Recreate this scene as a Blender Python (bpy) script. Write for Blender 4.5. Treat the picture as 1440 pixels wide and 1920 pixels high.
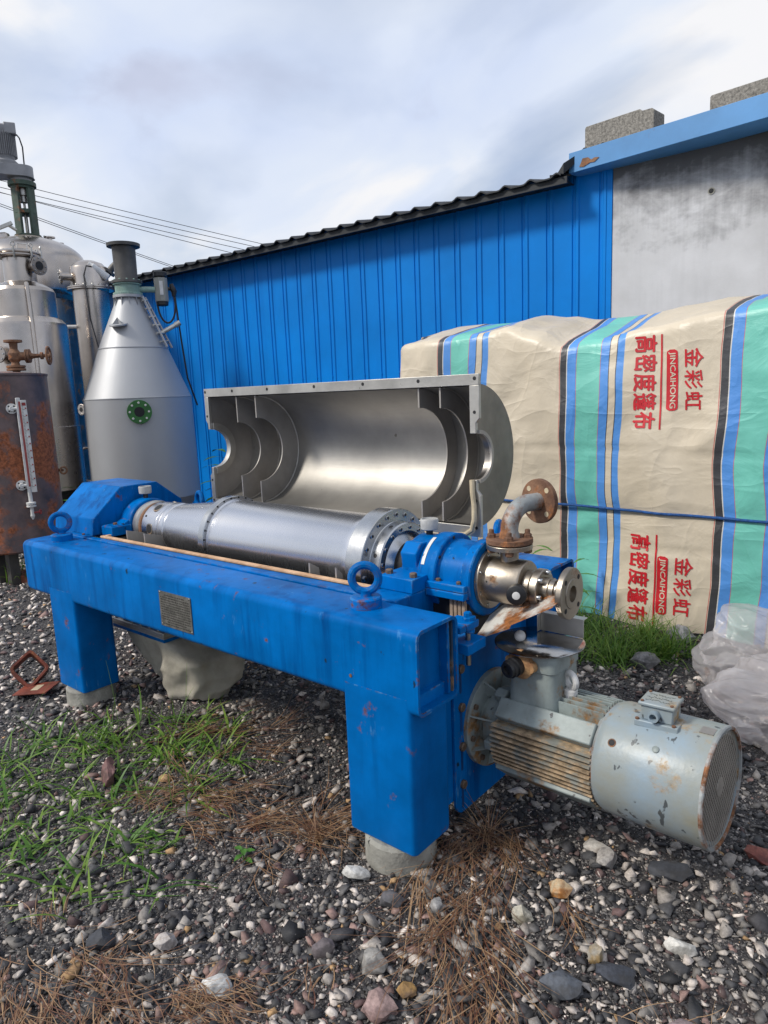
import bpy, bmesh, math, random
import numpy as np
from mathutils import Vector, Matrix, noise, Euler
for o in list(bpy.data.objects): bpy.data.objects.remove(o)
S = bpy.context.scene
COL = S.collection
R = math.radians
PI = math.pi
# ---------------------------------------------------------------- camera
cam = bpy.data.cameras.new('camera')
camo = bpy.data.objects.new('camera', cam); COL.objects.link(camo)
yaw, pitch, roll = -0.69937327, 0.17159031, 0.04148654
fw = Vector((math.sin(yaw)*math.cos(pitch), math.cos(yaw)*math.cos(pitch), -math.sin(pitch)))
rt = fw.cross(Vector((0, 0, 1))).normalized(); dn = fw.cross(rt)
r2 = math.cos(roll)*rt + math.sin(roll)*dn; d2 = -math.sin(roll)*rt + math.cos(roll)*dn
mt = Matrix((r2, -d2, -fw)).transposed().to_4x4(); mt.translation = (1.188, -1.496, 1.5)
camo.matrix_world = mt
cam.sensor_fit = 'VERTICAL'; cam.sensor_height = 36; cam.sensor_width = 27
cam.lens = 1297.5476/1920*36
cam.clip_start = 0.05; cam.clip_end = 500
S.camera = camo
# ---------------------------------------------------------------- world and sun
SUN_AZ, SUN_EL = R(212), R(42)      # direction towards the sun
sdir = Vector((math.sin(SUN_AZ)*math.cos(SUN_EL), math.cos(SUN_AZ)*math.cos(SUN_EL), math.sin(SUN_EL)))
W = bpy.data.worlds.new('World'); S.world = W; W.use_nodes = True
nt = W.node_tree; nt.nodes.clear()
def N(nt, t, **k):
    n = nt.nodes.new(t)
    for a, v in k.items(): setattr(n, a, v)
    return n
def ramp(nt, pts, fac=None, interp='LINEAR'):
    n = N(nt, 'ShaderNodeValToRGB'); cr = n.color_ramp; cr.interpolation = interp
    while len(cr.elements) < len(pts): cr.elements.new(0.5)
    for e, (p, c) in zip(cr.elements, pts):
        e.position = p; e.color = (c if isinstance(c, tuple) else (c, c, c)) + (1,)
    if fac is not None: nt.links.new(fac, n.inputs[0])
    return n.outputs[0]
def mixc(nt, f, a, b, mode='MIX'):
    n = N(nt, 'ShaderNodeMix', data_type='RGBA', blend_type=mode)
    for i, v in ((0, f), (6, a), (7, b)):
        if isinstance(v, bpy.types.NodeSocket): nt.links.new(v, n.inputs[i])
        else: n.inputs[i].default_value = v if i == 0 else (tuple(v) + (1,))[:4]
    return n.outputs[2]
def math_(nt, op, a, b=0.0, c=0.0):
    n = N(nt, 'ShaderNodeMath', operation=op)
    for i, v in enumerate((a, b, c)):
        if isinstance(v, bpy.types.NodeSocket): nt.links.new(v, n.inputs[i])
        else: n.inputs[i].default_value = v
    return n.outputs[0]
def noise_(nt, vec, scale, detail=4, rough=.55, dist=0.0):
    n = N(nt, 'ShaderNodeTexNoise'); n.inputs['Scale'].default_value = scale; n.inputs['Detail'].default_value = detail
    n.inputs['Roughness'].default_value = rough; n.inputs['Distortion'].default_value = dist
    if vec is not None: nt.links.new(vec, n.inputs['Vector'])
    return n.outputs['Fac']
def mapv(nt, vec, scale=(1, 1, 1), loc=(0, 0, 0), rot=(0, 0, 0)):
    n = N(nt, 'ShaderNodeMapping'); n.inputs['Scale'].default_value = scale; n.inputs['Location'].default_value = loc
    n.inputs['Rotation'].default_value = rot
    nt.links.new(vec, n.inputs['Vector']); return n.outputs[0]
sky = N(nt, 'ShaderNodeTexSky', sky_type='NISHITA', sun_disc=False)
sky.sun_elevation = SUN_EL; sky.sun_rotation = SUN_AZ; sky.air_density = 1.0; sky.dust_density = 1.5; sky.ozone_density = 2.0
tc = N(nt, 'ShaderNodeTexCoord')
sep = N(nt, 'ShaderNodeSeparateXYZ'); nt.links.new(tc.outputs['Generated'], sep.inputs[0])
zz = math_(nt, 'ADD', math_(nt, 'MAXIMUM', sep.outputs[2], 0.0), 0.22)
cmb = N(nt, 'ShaderNodeCombineXYZ')
nt.links.new(math_(nt, 'DIVIDE', sep.outputs[0], zz), cmb.inputs[0]); nt.links.new(math_(nt, 'DIVIDE', sep.outputs[1], zz), cmb.inputs[1])
pl = mapv(nt, cmb.outputs[0], (1, 1, 1), (12.2, 6.6, 0), (0, 0, R(25)))
n1 = noise_(nt, mapv(nt, pl, (.8, 1.5, 1)), .75, 5, .45, .4)
n2 = noise_(nt, mapv(nt, pl, (1, 1.3, 1), (5, 2, 0)), 1.5, 6, .47, .4)
cover = ramp(nt, [(.34, .30), (.52, .97)], math_(nt, 'ADD', math_(nt, 'MULTIPLY', n1, .75), math_(nt, 'MULTIPLY', n2, .25)))
cloud = ramp(nt, [(.27, (.62, .67, .84)), (.37, (.70, .79, .99)), (.54, (.80, .87, 1.0)), (.66, (.98, .98, 1.0))], n2)
SKY_S = 0.11
bg = N(nt, 'ShaderNodeBackground'); bg.inputs[1].default_value = SKY_S
cl2 = N(nt, 'ShaderNodeVectorMath', operation='SCALE'); nt.links.new(cloud, cl2.inputs[0]); cl2.inputs['Scale'].default_value = 0.97/SKY_S
nt.links.new(mixc(nt, cover, sky.outputs[0], cl2.outputs[0]), bg.inputs[0])
out = N(nt, 'ShaderNodeOutputWorld'); nt.links.new(bg.outputs[0], out.inputs[0])
sl = bpy.data.lights.new('sun', 'SUN'); sl.energy = 3.2; sl.angle = R(10); sl.color = (1, .95, .86)
so = bpy.data.objects.new('sun', sl); COL.objects.link(so)
so.rotation_euler = sdir.to_track_quat('Z', 'Y').to_euler()
S.view_settings.view_transform = 'Standard'; S.view_settings.look = 'None'; S.view_settings.exposure = 0.0; S.view_settings.gamma = 1
S.render.engine = 'CYCLES'
S.cycles.max_bounces = 6; S.cycles.diffuse_bounces = 3; S.cycles.glossy_bounces = 4; S.cycles.transmission_bounces = 4
# ---------------------------------------------------------------- materials
MATS = {}
def mat(name, col, rough=.5, metal=0.0, var=.2, vscale=4, bump=.05, bscale=80, col2=None, rust=0.0, rustcol=(.17, .06, .022), rscale=6,
        streak=0.0, streakcol=(.01, .03, .08), sscale=9, brush=None, coat=0.0, rvar=.12, spot=0.0, spotcol=(.02, .02, .02), spscale=30, spec=.5, edge=0.0):
    m = bpy.data.materials.new(name); m.use_nodes = True; MATS[name] = m
    t = m.node_tree; b = t.nodes['Principled BSDF']
    tc = N(t, 'ShaderNodeTexCoord').outputs['Object']
    nf = noise_(t, tc, vscale, 6, .6)
    c2 = col2 if col2 else tuple(max(0, x*(1-2*var)) for x in col)
    c1 = tuple(min(1, x*(1+var*.6)) for x in col)
    c = mixc(t, ramp(t, [(.3, 0.0), (.7, 1.0)], nf), c2, c1)
    ro = math_(t, 'ADD', rough - rvar*.5, math_(t, 'MULTIPLY', noise_(t, tc, vscale*2.7, 5), rvar))
    met = metal
    if streak:
        sn = noise_(t, mapv(t, tc, (sscale, sscale, sscale*.09)), 1.0, 6, .62)
        msk = ramp(t, [(.60-.12*streak, 0.0), (.74-.08*streak, 1.0)], sn)
        msk = math_(t, 'MULTIPLY', msk, math_(t, 'MULTIPLY', min(1, streak), ramp(t, [(.35, .15), (.65, 1.0)], noise_(t, tc, 2.3, 3))))
        c = mixc(t, msk, c, streakcol)
    if spot:
        sp = noise_(t, mapv(t, tc, (1, 1, .55)), spscale, 3, .5)
        c = mixc(t, ramp(t, [(.74-.1*spot, 0.0), (.765-.1*spot, 1.0)], sp), c, spotcol)
    bh = noise_(t, tc, bscale, 5, .6)
    if rust:
        rn = math_(t, 'ADD', math_(t, 'MULTIPLY', noise_(t, tc, rscale, 9, .68), .85), math_(t, 'MULTIPLY', noise_(t, tc, rscale*.25, 3), .15))
        rm = ramp(t, [(.66-.30*rust, 0.0), (.72-.26*rust, 1.0)], rn)
        rc = mixc(t, ramp(t, [(.35, 0.0), (.65, 1.0)], noise_(t, tc, 38, 6, .7)), tuple(x*.45 for x in rustcol), tuple(min(1, x*1.5) for x in rustcol))
        c = mixc(t, rm, c, rc)
        ro = math_(t, 'MAXIMUM', ro, math_(t, 'MULTIPLY', rm, .82))
        if metal: met = math_(t, 'MULTIPLY', math_(t, 'SUBTRACT', 1.0, rm), metal)
    if brush:
        bn = noise_(t, mapv(t, tc, brush), 1.0, 3, .6)
        ro = math_(t, 'ADD', ro, math_(t, 'MULTIPLY', math_(t, 'SUBTRACT', bn, .5), .05))
        c = mixc(t, math_(t, 'MULTIPLY', ramp(t, [(.35, 0.0), (.7, 1.0)], bn), .07), c, tuple(x*.72 for x in col))
        bh = bn
    if edge:   # paint worn through along the edges
        bv = N(t, 'ShaderNodeBevel', samples=4); bv.inputs['Radius'].default_value = .009
        ge = N(t, 'ShaderNodeNewGeometry'); dp = N(t, 'ShaderNodeVectorMath', operation='DOT_PRODUCT')
        t.links.new(bv.outputs[0], dp.inputs[0]); t.links.new(ge.outputs['Normal'], dp.inputs[1])
        em = ramp(t, [(.01, 0.0), (.10, 1.0)], math_(t, 'SUBTRACT', 1.0, dp.outputs['Value']))
        wn_ = ramp(t, [(.62-.2*edge, 0.0), (.68-.2*edge, 1.0)], noise_(t, tc, 22, 7, .7))
        sf = noise_(t, mapv(t, tc, (60, 60, 14), (0, 0, 0), (.3, .2, .5)), 1.0, 5, .7)
        sm = math_(t, 'MULTIPLY', ramp(t, [(.56, 0.0), (.66, .75)], sf), ramp(t, [(.60, 0.0), (.70, 1.0)], noise_(t, tc, 4.5, 3)))
        c = mixc(t, sm, c, (.10, .28, .52))
        c = mixc(t, math_(t, 'MULTIPLY', em, wn_), c, mixc(t, ramp(t, [(.45, 0.0), (.55, 1.0)], noise_(t, tc, 15, 4)), (.09, .24, .42), (.10, .05, .03)))
    t.links.new(c, b.inputs['Base Color'])
    t.links.new(ro, b.inputs['Roughness'])
    if isinstance(met, bpy.types.NodeSocket): t.links.new(met, b.inputs['Metallic'])
    else: b.inputs['Metallic'].default_value = met
    b.inputs['Specular IOR Level'].default_value = spec
    b.inputs['Coat Weight'].default_value = coat; b.inputs['Coat Roughness'].default_value = .22
    if bump:
        bn = N(t, 'ShaderNodeBump'); bn.inputs['Strength'].default_value = min(1, bump*4); bn.inputs['Distance'].default_value = .004
        t.links.new(bh, bn.inputs['Height']); t.links.new(bn.outputs[0], b.inputs['Normal'])
    return m
BLUE = mat('blue_paint', (0, .138, .455), .36, 0, .20, 3.5, .03, 25, streak=1.0, streakcol=(0, .05, .20), sscale=16, spot=.34, spotcol=(.012, .035, .075), spscale=24, rust=.12, rscale=13, spec=.05, edge=.6)
BLUE2 = mat('blue_paint_chipped', (0, .136, .45), .38, 0, .16, 5, .03, 30, streak=.5, streakcol=(0, .05, .19), sscale=18, rust=.24, rscale=8, spec=.06, edge=.6)
SHEET = mat('blue_sheet', (0, .19, .62), .42, 0, .10, 1.2, .01, 10, streak=.45, streakcol=(0, .12, .46), sscale=7, spec=.16)
ENDP = mat('end_plate_steel', (.30, .275, .25), .36, .95, .25, 3.0, .02, 30, streak=.4, streakcol=(.18, .16, .14), sscale=5)
TURN = mat('turned_steel', (.66, .66, .68), .27, 1, .03, 2, .0, 40, brush=(120, .8, .8), rvar=.06)
MACH = mat('machined_steel', (.50, .505, .51), .27, 1, .1, 9, .02, 60)
STEEL = mat('dull_steel', (.45, .42, .385), .48, .62, .18, 3.0, .03, 30, streak=.35, streakcol=(.27, .24, .21), sscale=6, rvar=.16)
STEELT = mat('tank_steel', (.56, .50, .45), .28, 1, .18, 1.4, .0, 20, streak=.6, streakcol=(.28, .23, .19), sscale=5, rvar=.22)
INNER = mat('cover_steel', (.40, .38, .35), .48, .9, .12, 3, .02, 40, brush=(5, 60, 60), rvar=.16, spot=.08, spscale=14, spotcol=(.2, .18, .15))
FLNG = mat('cover_flange_steel', (.56, .54, .50), .42, .85, .15, 6, .04, 60, spot=.2, spotcol=(.2, .17, .13))
SILV = mat('silver_sheet', (.40, .405, .42), .52, .40, .06, 1.0, .015, 60, streak=.2, streakcol=(.36, .37, .39), sscale=4)
DISC = mat('polished_disc', (.50, .49, .48), .13, 1, .3, 6, .015, 40, rvar=.3, spot=.4, spotcol=(.06, .06, .07), spscale=9)
BRONZ = mat('stained_steel', (.43, .375, .31), .40, 1, .16, 7, .03, 60, rust=.40, rustcol=(.22, .12, .06), rscale=8, spot=.2)
RUST = mat('rusty_iron', (.25, .135, .075), .8, .1, .3, 9, .3, 60, col2=(.07, .03, .02), rust=.35, rscale=16, rustcol=(.26, .10, .035))
RUSTP = mat('rusty_grey_pipe', (.34, .36, .36), .55, .2, .2, 8, .12, 60, rust=.62, rscale=7, rustcol=(.20, .085, .035))
RTANK = mat('rusted_tank_shell', (.17, .12, .115), .58, .35, .3, 5.0, .12, 50, col2=(.07, .06, .065), rust=.65, rscale=3.2, rustcol=(.27, .085, .035), streak=.5, streakcol=(.2, .15, .14), sscale=5)
GREY = mat('grey_motor_paint', (.26, .30, .29), .5, .0, .2, 7, .08, 60, streak=.5, streakcol=(.13, .13, .11), sscale=12, rust=.38, rscale=8, rustcol=(.24, .13, .05), spot=.5, spotcol=(.05, .055, .06), spscale=30)
GREYC = mat('fan_cover_paint', (.225, .295, .355), .40, .0, .10, 6, .05, 60, col2=(.26, .255, .20), streak=.5, streakcol=(.14, .16, .17), sscale=10, rust=.30, rscale=5.5, rustcol=(.30, .19, .08), spot=.95, spotcol=(.07, .08, .085), spscale=26)
FINM = mat('rusty_fin_paint', (.27, .28, .25), .58, 0, .2, 9, .08, 60, rust=.80, rscale=12, rustcol=(.36, .26, .16))
DARK = mat('dark_void', (.012, .012, .014), .7, 0, .2, 8)
BLACK = mat('black_rubber', (.016, .016, .018), .45, 0, .2, 8)
WHITE = mat('white_plastic', (.66, .65, .63), .45, 0, .12, 14, .04, 60, spot=.1)
CREAM = mat('cream_rubber', (.58, .48, .32), .55, 0, .2, 12, .1, 60)
TAN = mat('tan_gasket', (.56, .36, .22), .7, 0, .3, 14, .2, 60, col2=(.36, .20, .10))
CONC = mat('foot_concrete', (.34, .33, .29), .8, 0, .25, 9, .3, 60, spot=.15)
CANVAS = mat('grey_canvas', (.47, .43, .35), .85, 0, .22, 5, .2, 220, streak=.4, streakcol=(.17, .15, .12), sscale=5)
GREENP = mat('green_paint', (.03, .16, .03), .5, 0, .2, 9, .05, 60)
GREENS = mat('pale_green_paint', (.25, .38, .33), .5, 0, .2, 9, .05, 60, rust=.1)
GREEND = mat('dark_green_paint', (.05, .085, .06), .6, 0, .3, 9, .05, 60, rust=.38, rscale=7)
DKPIPE = mat('dark_grey_pipe', (.115, .11, .105), .5, .55, .2, 5, .06, 60)
GEARG = mat('gearbox_grey', (.30, .30, .31), .5, .1, .15, 6, .05, 60)
REDOX = mat('red_oxide', (.21, .045, .022), .65, .0, .3, 8, .12, 60, rust=.35, rscale=10, rustcol=(.25, .09, .03))
REDP = mat('red_paint', (.30, .03, .03), .5, 0, .2, 10)
BLOCK = mat('breeze_block', (.31, .29, .26), .95, 0, .3, 60, 1.0, 110, col2=(.10, .095, .085))
ROOFM = mat('dark_roof_sheet', (.012, .015, .02), .6, .0, .3, 4, .05, 30)
FASCIA = mat('pale_blue_fascia', (.085, .27, .56), .45, 0, .1, 2, .02, 20, rust=.06, rscale=3)
ROPE = mat('blue_rope', (.01, .085, .30), .7, 0, .3, 60, .5, 300)
WIRE = mat('dark_cable', (.05, .05, .055), .6, 0)
PLATE = mat('nameplate_metal', (.33, .32, .29), .42, .8, .3, 25, .1, 200)
PLATED = mat('nameplate_dark', (.10, .095, .085), .6, .5, .3, 30)
RUSTPL = mat('rusty_white_plate', (.60, .58, .53), .55, .1, .15, 7, .1, 60, rust=.74, rscale=5, rustcol=(.24, .085, .02))
BELT = mat('belt_fabric', (.40, .30, .22), .8, 0, .25, 30, .1, 80)
TROUGH = mat('trough_steel', (.17, .165, .16), .6, .3, .3, 6, .05, 50, rust=.2)
BOLTM = mat('weathered_bolt', (.24, .17, .12), .55, .5, .3, 30, .1, 80, rust=.35, rscale=25, rustcol=(.16, .07, .03))
SLOTM = mat('blue_slot_shade', (0, .05, .20), .5, 0, .2, 8)  # plate blue darkened to paint the shade inside the recessed slots
CAPM = mat('grey_cap', (.42, .42, .41), .45, 0, .2, 20, .04, 60, spot=.2)
WOOD = mat('stained_plank', (.24, .075, .04), .8, 0, .3, 9, .2, 60)
# ---------------------------------------------------------------- mesh helpers
def frame_of(axis):
    a = Vector(axis).normalized()
    u = a.cross(Vector((0, 0, 1)) if abs(a.z) < .9 else Vector((1, 0, 0))).normalized()
    return a, u, a.cross(u)
class MB:
    def __init__(s): s.b = bmesh.new()
    def grid(s, rows, closed=True, cap0=False, cap1=False):
        vs = [[s.b.verts.new(p) for p in r] for r in rows]; n = len(vs[0])
        for a, b in zip(vs, vs[1:]):
            for i in range(n if closed else n-1):
                j = (i+1) % n
                s.b.faces.new((a[i], a[j], b[j], b[i]))
        if cap0: s.b.faces.new(vs[0][::-1])
        if cap1: s.b.faces.new(vs[-1])
        return vs
    def box(s, x0, x1, y0, y1, z0, z1, M=None):
        p = [Vector(c) for c in ((x0, y0, z0), (x1, y0, z0), (x1, y1, z0), (x0, y1, z0), (x0, y0, z1), (x1, y0, z1), (x1, y1, z1), (x0, y1, z1))]
        if M: p = [M @ q for q in p]
        v = [s.b.verts.new(q) for q in p]
        for f in ((0, 3, 2, 1), (4, 5, 6, 7), (0, 1, 5, 4), (1, 2, 6, 5), (2, 3, 7, 6), (3, 0, 4, 7)): s.b.faces.new([v[i] for i in f])
        return s
    def lathe(s, prof, o=(0, 0, 0), axis=(1, 0, 0), n=48, cap=(True, True), a0=0, a1=2*PI):
        a, u, v = frame_of(axis); o = Vector(o); full = abs(a1-a0-2*PI) < 1e-6; k = n if full else n+1
        rows = [[o + a*t + (u*math.cos(a0+(a1-a0)*i/n) + v*math.sin(a0+(a1-a0)*i/n))*max(r, 1e-4) for i in range(k)] for t, r in prof]
        s.grid(rows, full, cap[0] and full, cap[1] and full); return s
    def ring(s, o, axis, r0, r1, t, n=40):
        s.lathe([(0, r0), (0, r1), (t, r1), (t, r0), (0, r0)], o, axis, n, (False, False)); return s
    def torus(s, c, nrm, Rr, r, n=28, m=10):
        a, u, v = frame_of(nrm); c = Vector(c)
        rows = []
        for i in range(n+1):
            t = 2*PI*i/n; d = u*math.cos(t) + v*math.sin(t)
            rows.append([c + d*(Rr + r*math.cos(2*PI*j/m)) + a*r*math.sin(2*PI*j/m) for j in range(m)])
        s.grid(rows); return s
    def tube(s, pts, r, n=10, cap=True):
        pts = [Vector(p) for p in pts]; rows = []; pu = None
        for i, p in enumerate(pts):
            d = (pts[min(i+1, len(pts)-1)] - pts[max(i-1, 0)]).normalized()
            if pu is None: _, pu, _ = frame_of(d)
            u = (pu - d*pu.dot(d)).normalized(); pu = u; v = d.cross(u)
            rr = r[i] if isinstance(r, (list, tuple)) else r
            rows.append([p + (u*math.cos(2*PI*j/n) + v*math.sin(2*PI*j/n))*rr for j in range(n)])
        s.grid(rows, True, cap, cap); return s
    def prism(s, poly, ext):
        e = Vector(ext); a = [Vector(p) for p in poly]
        s.grid([a, [p+e for p in a]], True, True, True); return s
    def hexa(s, p, axis, r, h): s.lathe([(0, r), (h*.85, r), (h, r*.85)], p, axis, 6); return s
    def ball(s, c, r, sub=2, sc=(1, 1, 1)):
        q = bmesh.ops.create_icosphere(s.b, subdivisions=sub, radius=r)
        for v in q['verts']: v.co = Vector(c) + Vector((v.co.x*sc[0], v.co.y*sc[1], v.co.z*sc[2]))
        return s
    def done(s, name, m, parent=None, bevel=0, sharp=35, smooth=True, M=None):
        bmesh.ops.recalc_face_normals(s.b, faces=s.b.faces)
        me = bpy.data.meshes.new(name); s.b.to_mesh(me); s.b.free()
        if M: me.transform(M)
        for x in (m if isinstance(m, (list, tuple)) else [m]): me.materials.append(x)
        if smooth:
            me.shade_smooth(); me.set_sharp_from_angle(angle=R(sharp))
        o = bpy.data.objects.new(name, me); COL.objects.link(o)
        if parent: setpar(o, parent)
        if bevel:
            md = o.modifiers.new('bevel', 'BEVEL'); md.width = bevel; md.segments = 2; md.limit_method = 'ANGLE'; md.angle_limit = R(40)
        return o
WORLD = {}
def setpar(o, p):
    o.parent = p; o.matrix_parent_inverse = WORLD.get(p.name, Matrix.Identity(4)).inverted()
def thing(name, label, cat, loc=(0, 0, 0), group=None):
    o = bpy.data.objects.new(name, None); COL.objects.link(o); o.location = loc; o.empty_display_size = .1
    WORLD[o.name] = Matrix.Translation(loc); return tag(o, label, cat, group)
def tag(o, label, cat, group=None):
    o['label'] = label; o['category'] = cat
    if group: o['group'] = group
    return o
def kind(o, k): o['kind'] = k; return o
BC = {}
def bolt(parent, p, axis, r, h, m, name='bolt', sides=6):
    key = (round(r, 4), round(h, 4), m.name, sides)
    if key not in BC:
        b = MB(); b.lathe([(0, r), (h*.8, r), (h, r*.82)], (0, 0, 0), (0, 0, 1), sides)
        bmesh.ops.recalc_face_normals(b.b, faces=b.b.faces)
        me = bpy.data.meshes.new(name); b.b.to_mesh(me); b.b.free(); me.materials.append(m); BC[key] = me
        if sides > 8: me.shade_smooth(); me.set_sharp_from_angle(angle=R(40))
    o = bpy.data.objects.new(name, BC[key]); COL.objects.link(o)
    o.matrix_basis = Matrix.Translation(p) @ Vector(axis).to_track_quat('Z', 'Y').to_matrix().to_4x4()
    setpar(o, parent)
    o.matrix_basis = Matrix.Translation(p) @ Vector(axis).to_track_quat('Z', 'Y').to_matrix().to_4x4()
    return o
def arc(c, r, a0, a1, n, ax=(1, 0, 0), ay=(0, 0, 1)):
    c = Vector(c); ax = Vector(ax); ay = Vector(ay)
    return [c + (ax*math.cos(a0+(a1-a0)*i/n) + ay*math.sin(a0+(a1-a0)*i/n))*r for i in range(n+1)]
def rrect(u0, u1, v0, v1, rs, n=5):
    """rounded rectangle outline, radii for corners (u0v0, u1v0, u1v1, u0v1)"""
    P = []
    for (cu, cv, su, sv, a), r in zip(((u0, v0, 1, 1, PI), (u1, v0, -1, 1, 1.5*PI), (u1, v1, -1, -1, 0), (u0, v1, 1, -1, .5*PI)), rs):
        for i in range(n+1):
            t = a + .5*PI*i/n
            P.append((cu + su*r + r*math.cos(t), cv + sv*r + r*math.sin(t)))
    return P
random.seed(7); rng = np.random.default_rng(11)
# ================================================================ the centrifuge
AX = Vector((0, .53, .845))
CF = thing('decanter_centrifuge', 'large blue decanter centrifuge with open steel cover, bare steel bowl and grey motor', 'machine', (-1.27, .53, 0))
def beam(y0, y1, name):
    b = MB(); rs = (.026, .026, .03, .03)
    o = rrect(y0, y1, .549, .816, rs); i = rrect(y0+.010, y1-.012, .561, .805, (.018,)*4)
    xl, xr = -2.56, .030
    rows = [[(xl+.022, .5*(y0+y1)+(y-.5*(y0+y1))*.9, .682+(z-.682)*.9) for y, z in o], [(xl+.006, .5*(y0+y1)+(y-.5*(y0+y1))*.965, .682+(z-.682)*.965) for y, z in o],
            [(xl, y, z) for y, z in o]]
    rows[0] = [(xl, y, z) for _, y, z in rows[0]]; rows[1] = [(xl+.006, y, z) for _, y, z in rows[1]]; rows[2] = [(xl+.025, y, z) for y, z in o]
    rows += [[(xr, y, z) for y, z in o], [(xr, y, z) for y, z in i], [(xr-.048, y, z) for y, z in i]]
    b.grid(rows, True, True, True)
    f = b.done(name, BLUE, CF, sharp=50)
    return f
fb_ = beam(0, .212, 'frame_beam'); bb_ = beam(.83, 1.05, 'frame_beam')
MB().box(-.017, .020, .1935, .1985, .563, .803).done('edge_strip', BRONZ, fb_)
MB().box(-.017, .014, .176, .1880, .563, .803).done('inner_lip', BLUE, fb_)
for (x0, x1, y0, y1) in ((-.275, 0, -.0008, .193), (-2.312, -2.055, -.0008, .193), (-.275, 0, .86, 1.047), (-2.312, -2.055, .86, 1.047)):
    b = MB(); p = rrect(x0, x1, y0, y1, (.018,)*4); cx, cy = (x0+x1)/2, (y0+y1)/2
    b.grid([[(cx+(x-cx)*k, cy+(y-cy)*k, z) for x, y in p] for z, k in ((.088, .985), (.094, 1), (.60, 1))], True, True, True)
    leg = b.done('leg', BLUE2, CF, sharp=50)
    b = MB(); b.lathe([(-.02, .118), (.0, .119), (.074, .117), (.086, .108)], (cx, cy, 0), (0, 0, 1), 40); b.done('foot_pad', CONC, leg)
# deck, trough
DK = .8185
b = MB(); b.prism([(-2.50, .205, .80), (-.36, .205, .80), (-.36, .264, .80), (-2.185, .242, .80), (-2.50, .236, .80)], (0, 0, DK-.80)).box(-2.50, -.36, .772, .835, .80, DK).box(-2.53, -2.185, .292, .772, .80, DK).box(-.372, -.36, .292, .772, .80, DK)
b.done('deck_plate', BLUE, CF, bevel=.003)
b = MB(); b.prism([(-2.19, .242, .50), (-.355, .265, .50), (-.355, .270, .50), (-2.19, .247, .50)], (0, 0, .319)).box(-2.19, -.355, .770, .776, .50, .822).box(-2.191, -2.185, .2941, .7699, .50, .822).box(-.3605, -.3551, .2941, .7699, .50, .822).box(-2.18, -.362, .295, .769, .52, .53)
b.done('trough', TROUGH, CF)
b = MB()
b.prism([(-2.19, .240, .8192), (-.362, .262, .8192), (-.362, .284, .8192), (-2.19, .262, .8192)], (0, 0, .011)).box(-2.185, -.362, .756, .778, .8225, .8305).box(-2.185, -2.163, .2635, .755, .8192, .8300).box(-.384, -.362, .2845, .755, .8225, .8300)
gk = b.done('gasket_strip', TAN, CF, bevel=.003)
def trough_baffle(x, r):
    p = [(x, .286, .55), (x, .752, .55), (x, .752, .868)] + [(x, .53+r*math.cos(t), .845-r*math.sin(t)) for t in np.linspace(.03, PI-.03, 24)] + [(x, .286, .868)]
    MB().prism(p, (.008, 0, 0)).done('trough_baffle', STEEL, CF)
for x, r in ((-2.01, .150), (-1.85, .150), (-.70, .196), (-.56, .214)): trough_baffle(x, r)
# bowl
bw = MB()
prof = [(-2.35, .07), (-2.07, .07), (-2.07, .118), (-2.062, .128), (-1.945, .131), (-1.942, .126), (-1.932, .126), (-1.929, .134), (-1.915, .134), (-1.912, .126), (-1.900, .126), (-1.897, .134), (-1.870, .134), (-1.866, .130),
        (-1.50, .170), (-1.497, .174), (-1.475, .175)]
bw.lathe(prof, AX, (1, 0, 0), 96)
bowl = bw.done('bowl', TURN, CF, sharp=30)
bw = MB(); bw.lathe([(-1.4755, .17), (-1.475, .197), (-1.472, .200), (-1.438, .200), (-1.435, .197), (-1.4345, .17)], AX, (1, 0, 0), 96); bw.done('bowl_flange', MACH, bowl, sharp=30)
bw = MB(); bw.lathe([(-1.436, .17), (-1.4345, .186), (-1.424, .188), (-1.420, .181), (-.60, .1795), (-.595, .182), (-.545, .182), (-.543, .206)], AX, (1, 0, 0), 96, (False, False)); bw.done('bowl_shell', TURN, bowl, sharp=30)
bw = MB(); bw.lathe([(-.543, .17), (-.543, .209), (-.540, .2115), (-.466, .2115), (-.463, .209), (-.463, .166), (-.460, .1635), (-.418, .1635), (-.413, .159), (-.4125, .132), (-.43, .128), (-.398, .088), (-.40, .082), (-.40, .03)], AX, (1, 0, 0), 96); bw.done('bowl_head', MACH, bowl, sharp=25)
bw = MB(); bw.lathe([(-.42, .07), (-.2, .07)], AX, (1, 0, 0), 40); bw.done('shaft', DARK, bowl)
def circ(x, r, n, ph=0): return [AX + Vector((x, r*math.cos(ph+2*PI*i/n), r*math.sin(ph+2*PI*i/n))) for i in range(n)]
def socket(parent, p, axis, r):
    a = Vector(axis)
    bolt(parent, p, a, r, .004, MACH, 'bolt', 14); bolt(parent, Vector(p)+a*.0015, a, r*.62, .0035, DARK, 'bolt_socket', 6)
for p in circ(-.4629, .190, 22, .1): socket(bowl, p, (1, 0, 0), .0105)
for p in circ(-.4128, .1455, 16, .2): socket(bowl, p, (1, 0, 0), .0085)
for p in circ(-1.4352, .1925, 28, .1): bolt(bowl, p, (1, 0, 0), .0048, .002, DARK, 'bolt_hole', 10)
for a in (2.75, 1.9, 1.05):
    d = Vector((0, math.cos(a), math.sin(a))); bolt(bowl, AX + Vector((-.44, 0, 0)) + d*.1625, d, .008, .002, DARK, 'bolt_hole', 12)
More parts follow.
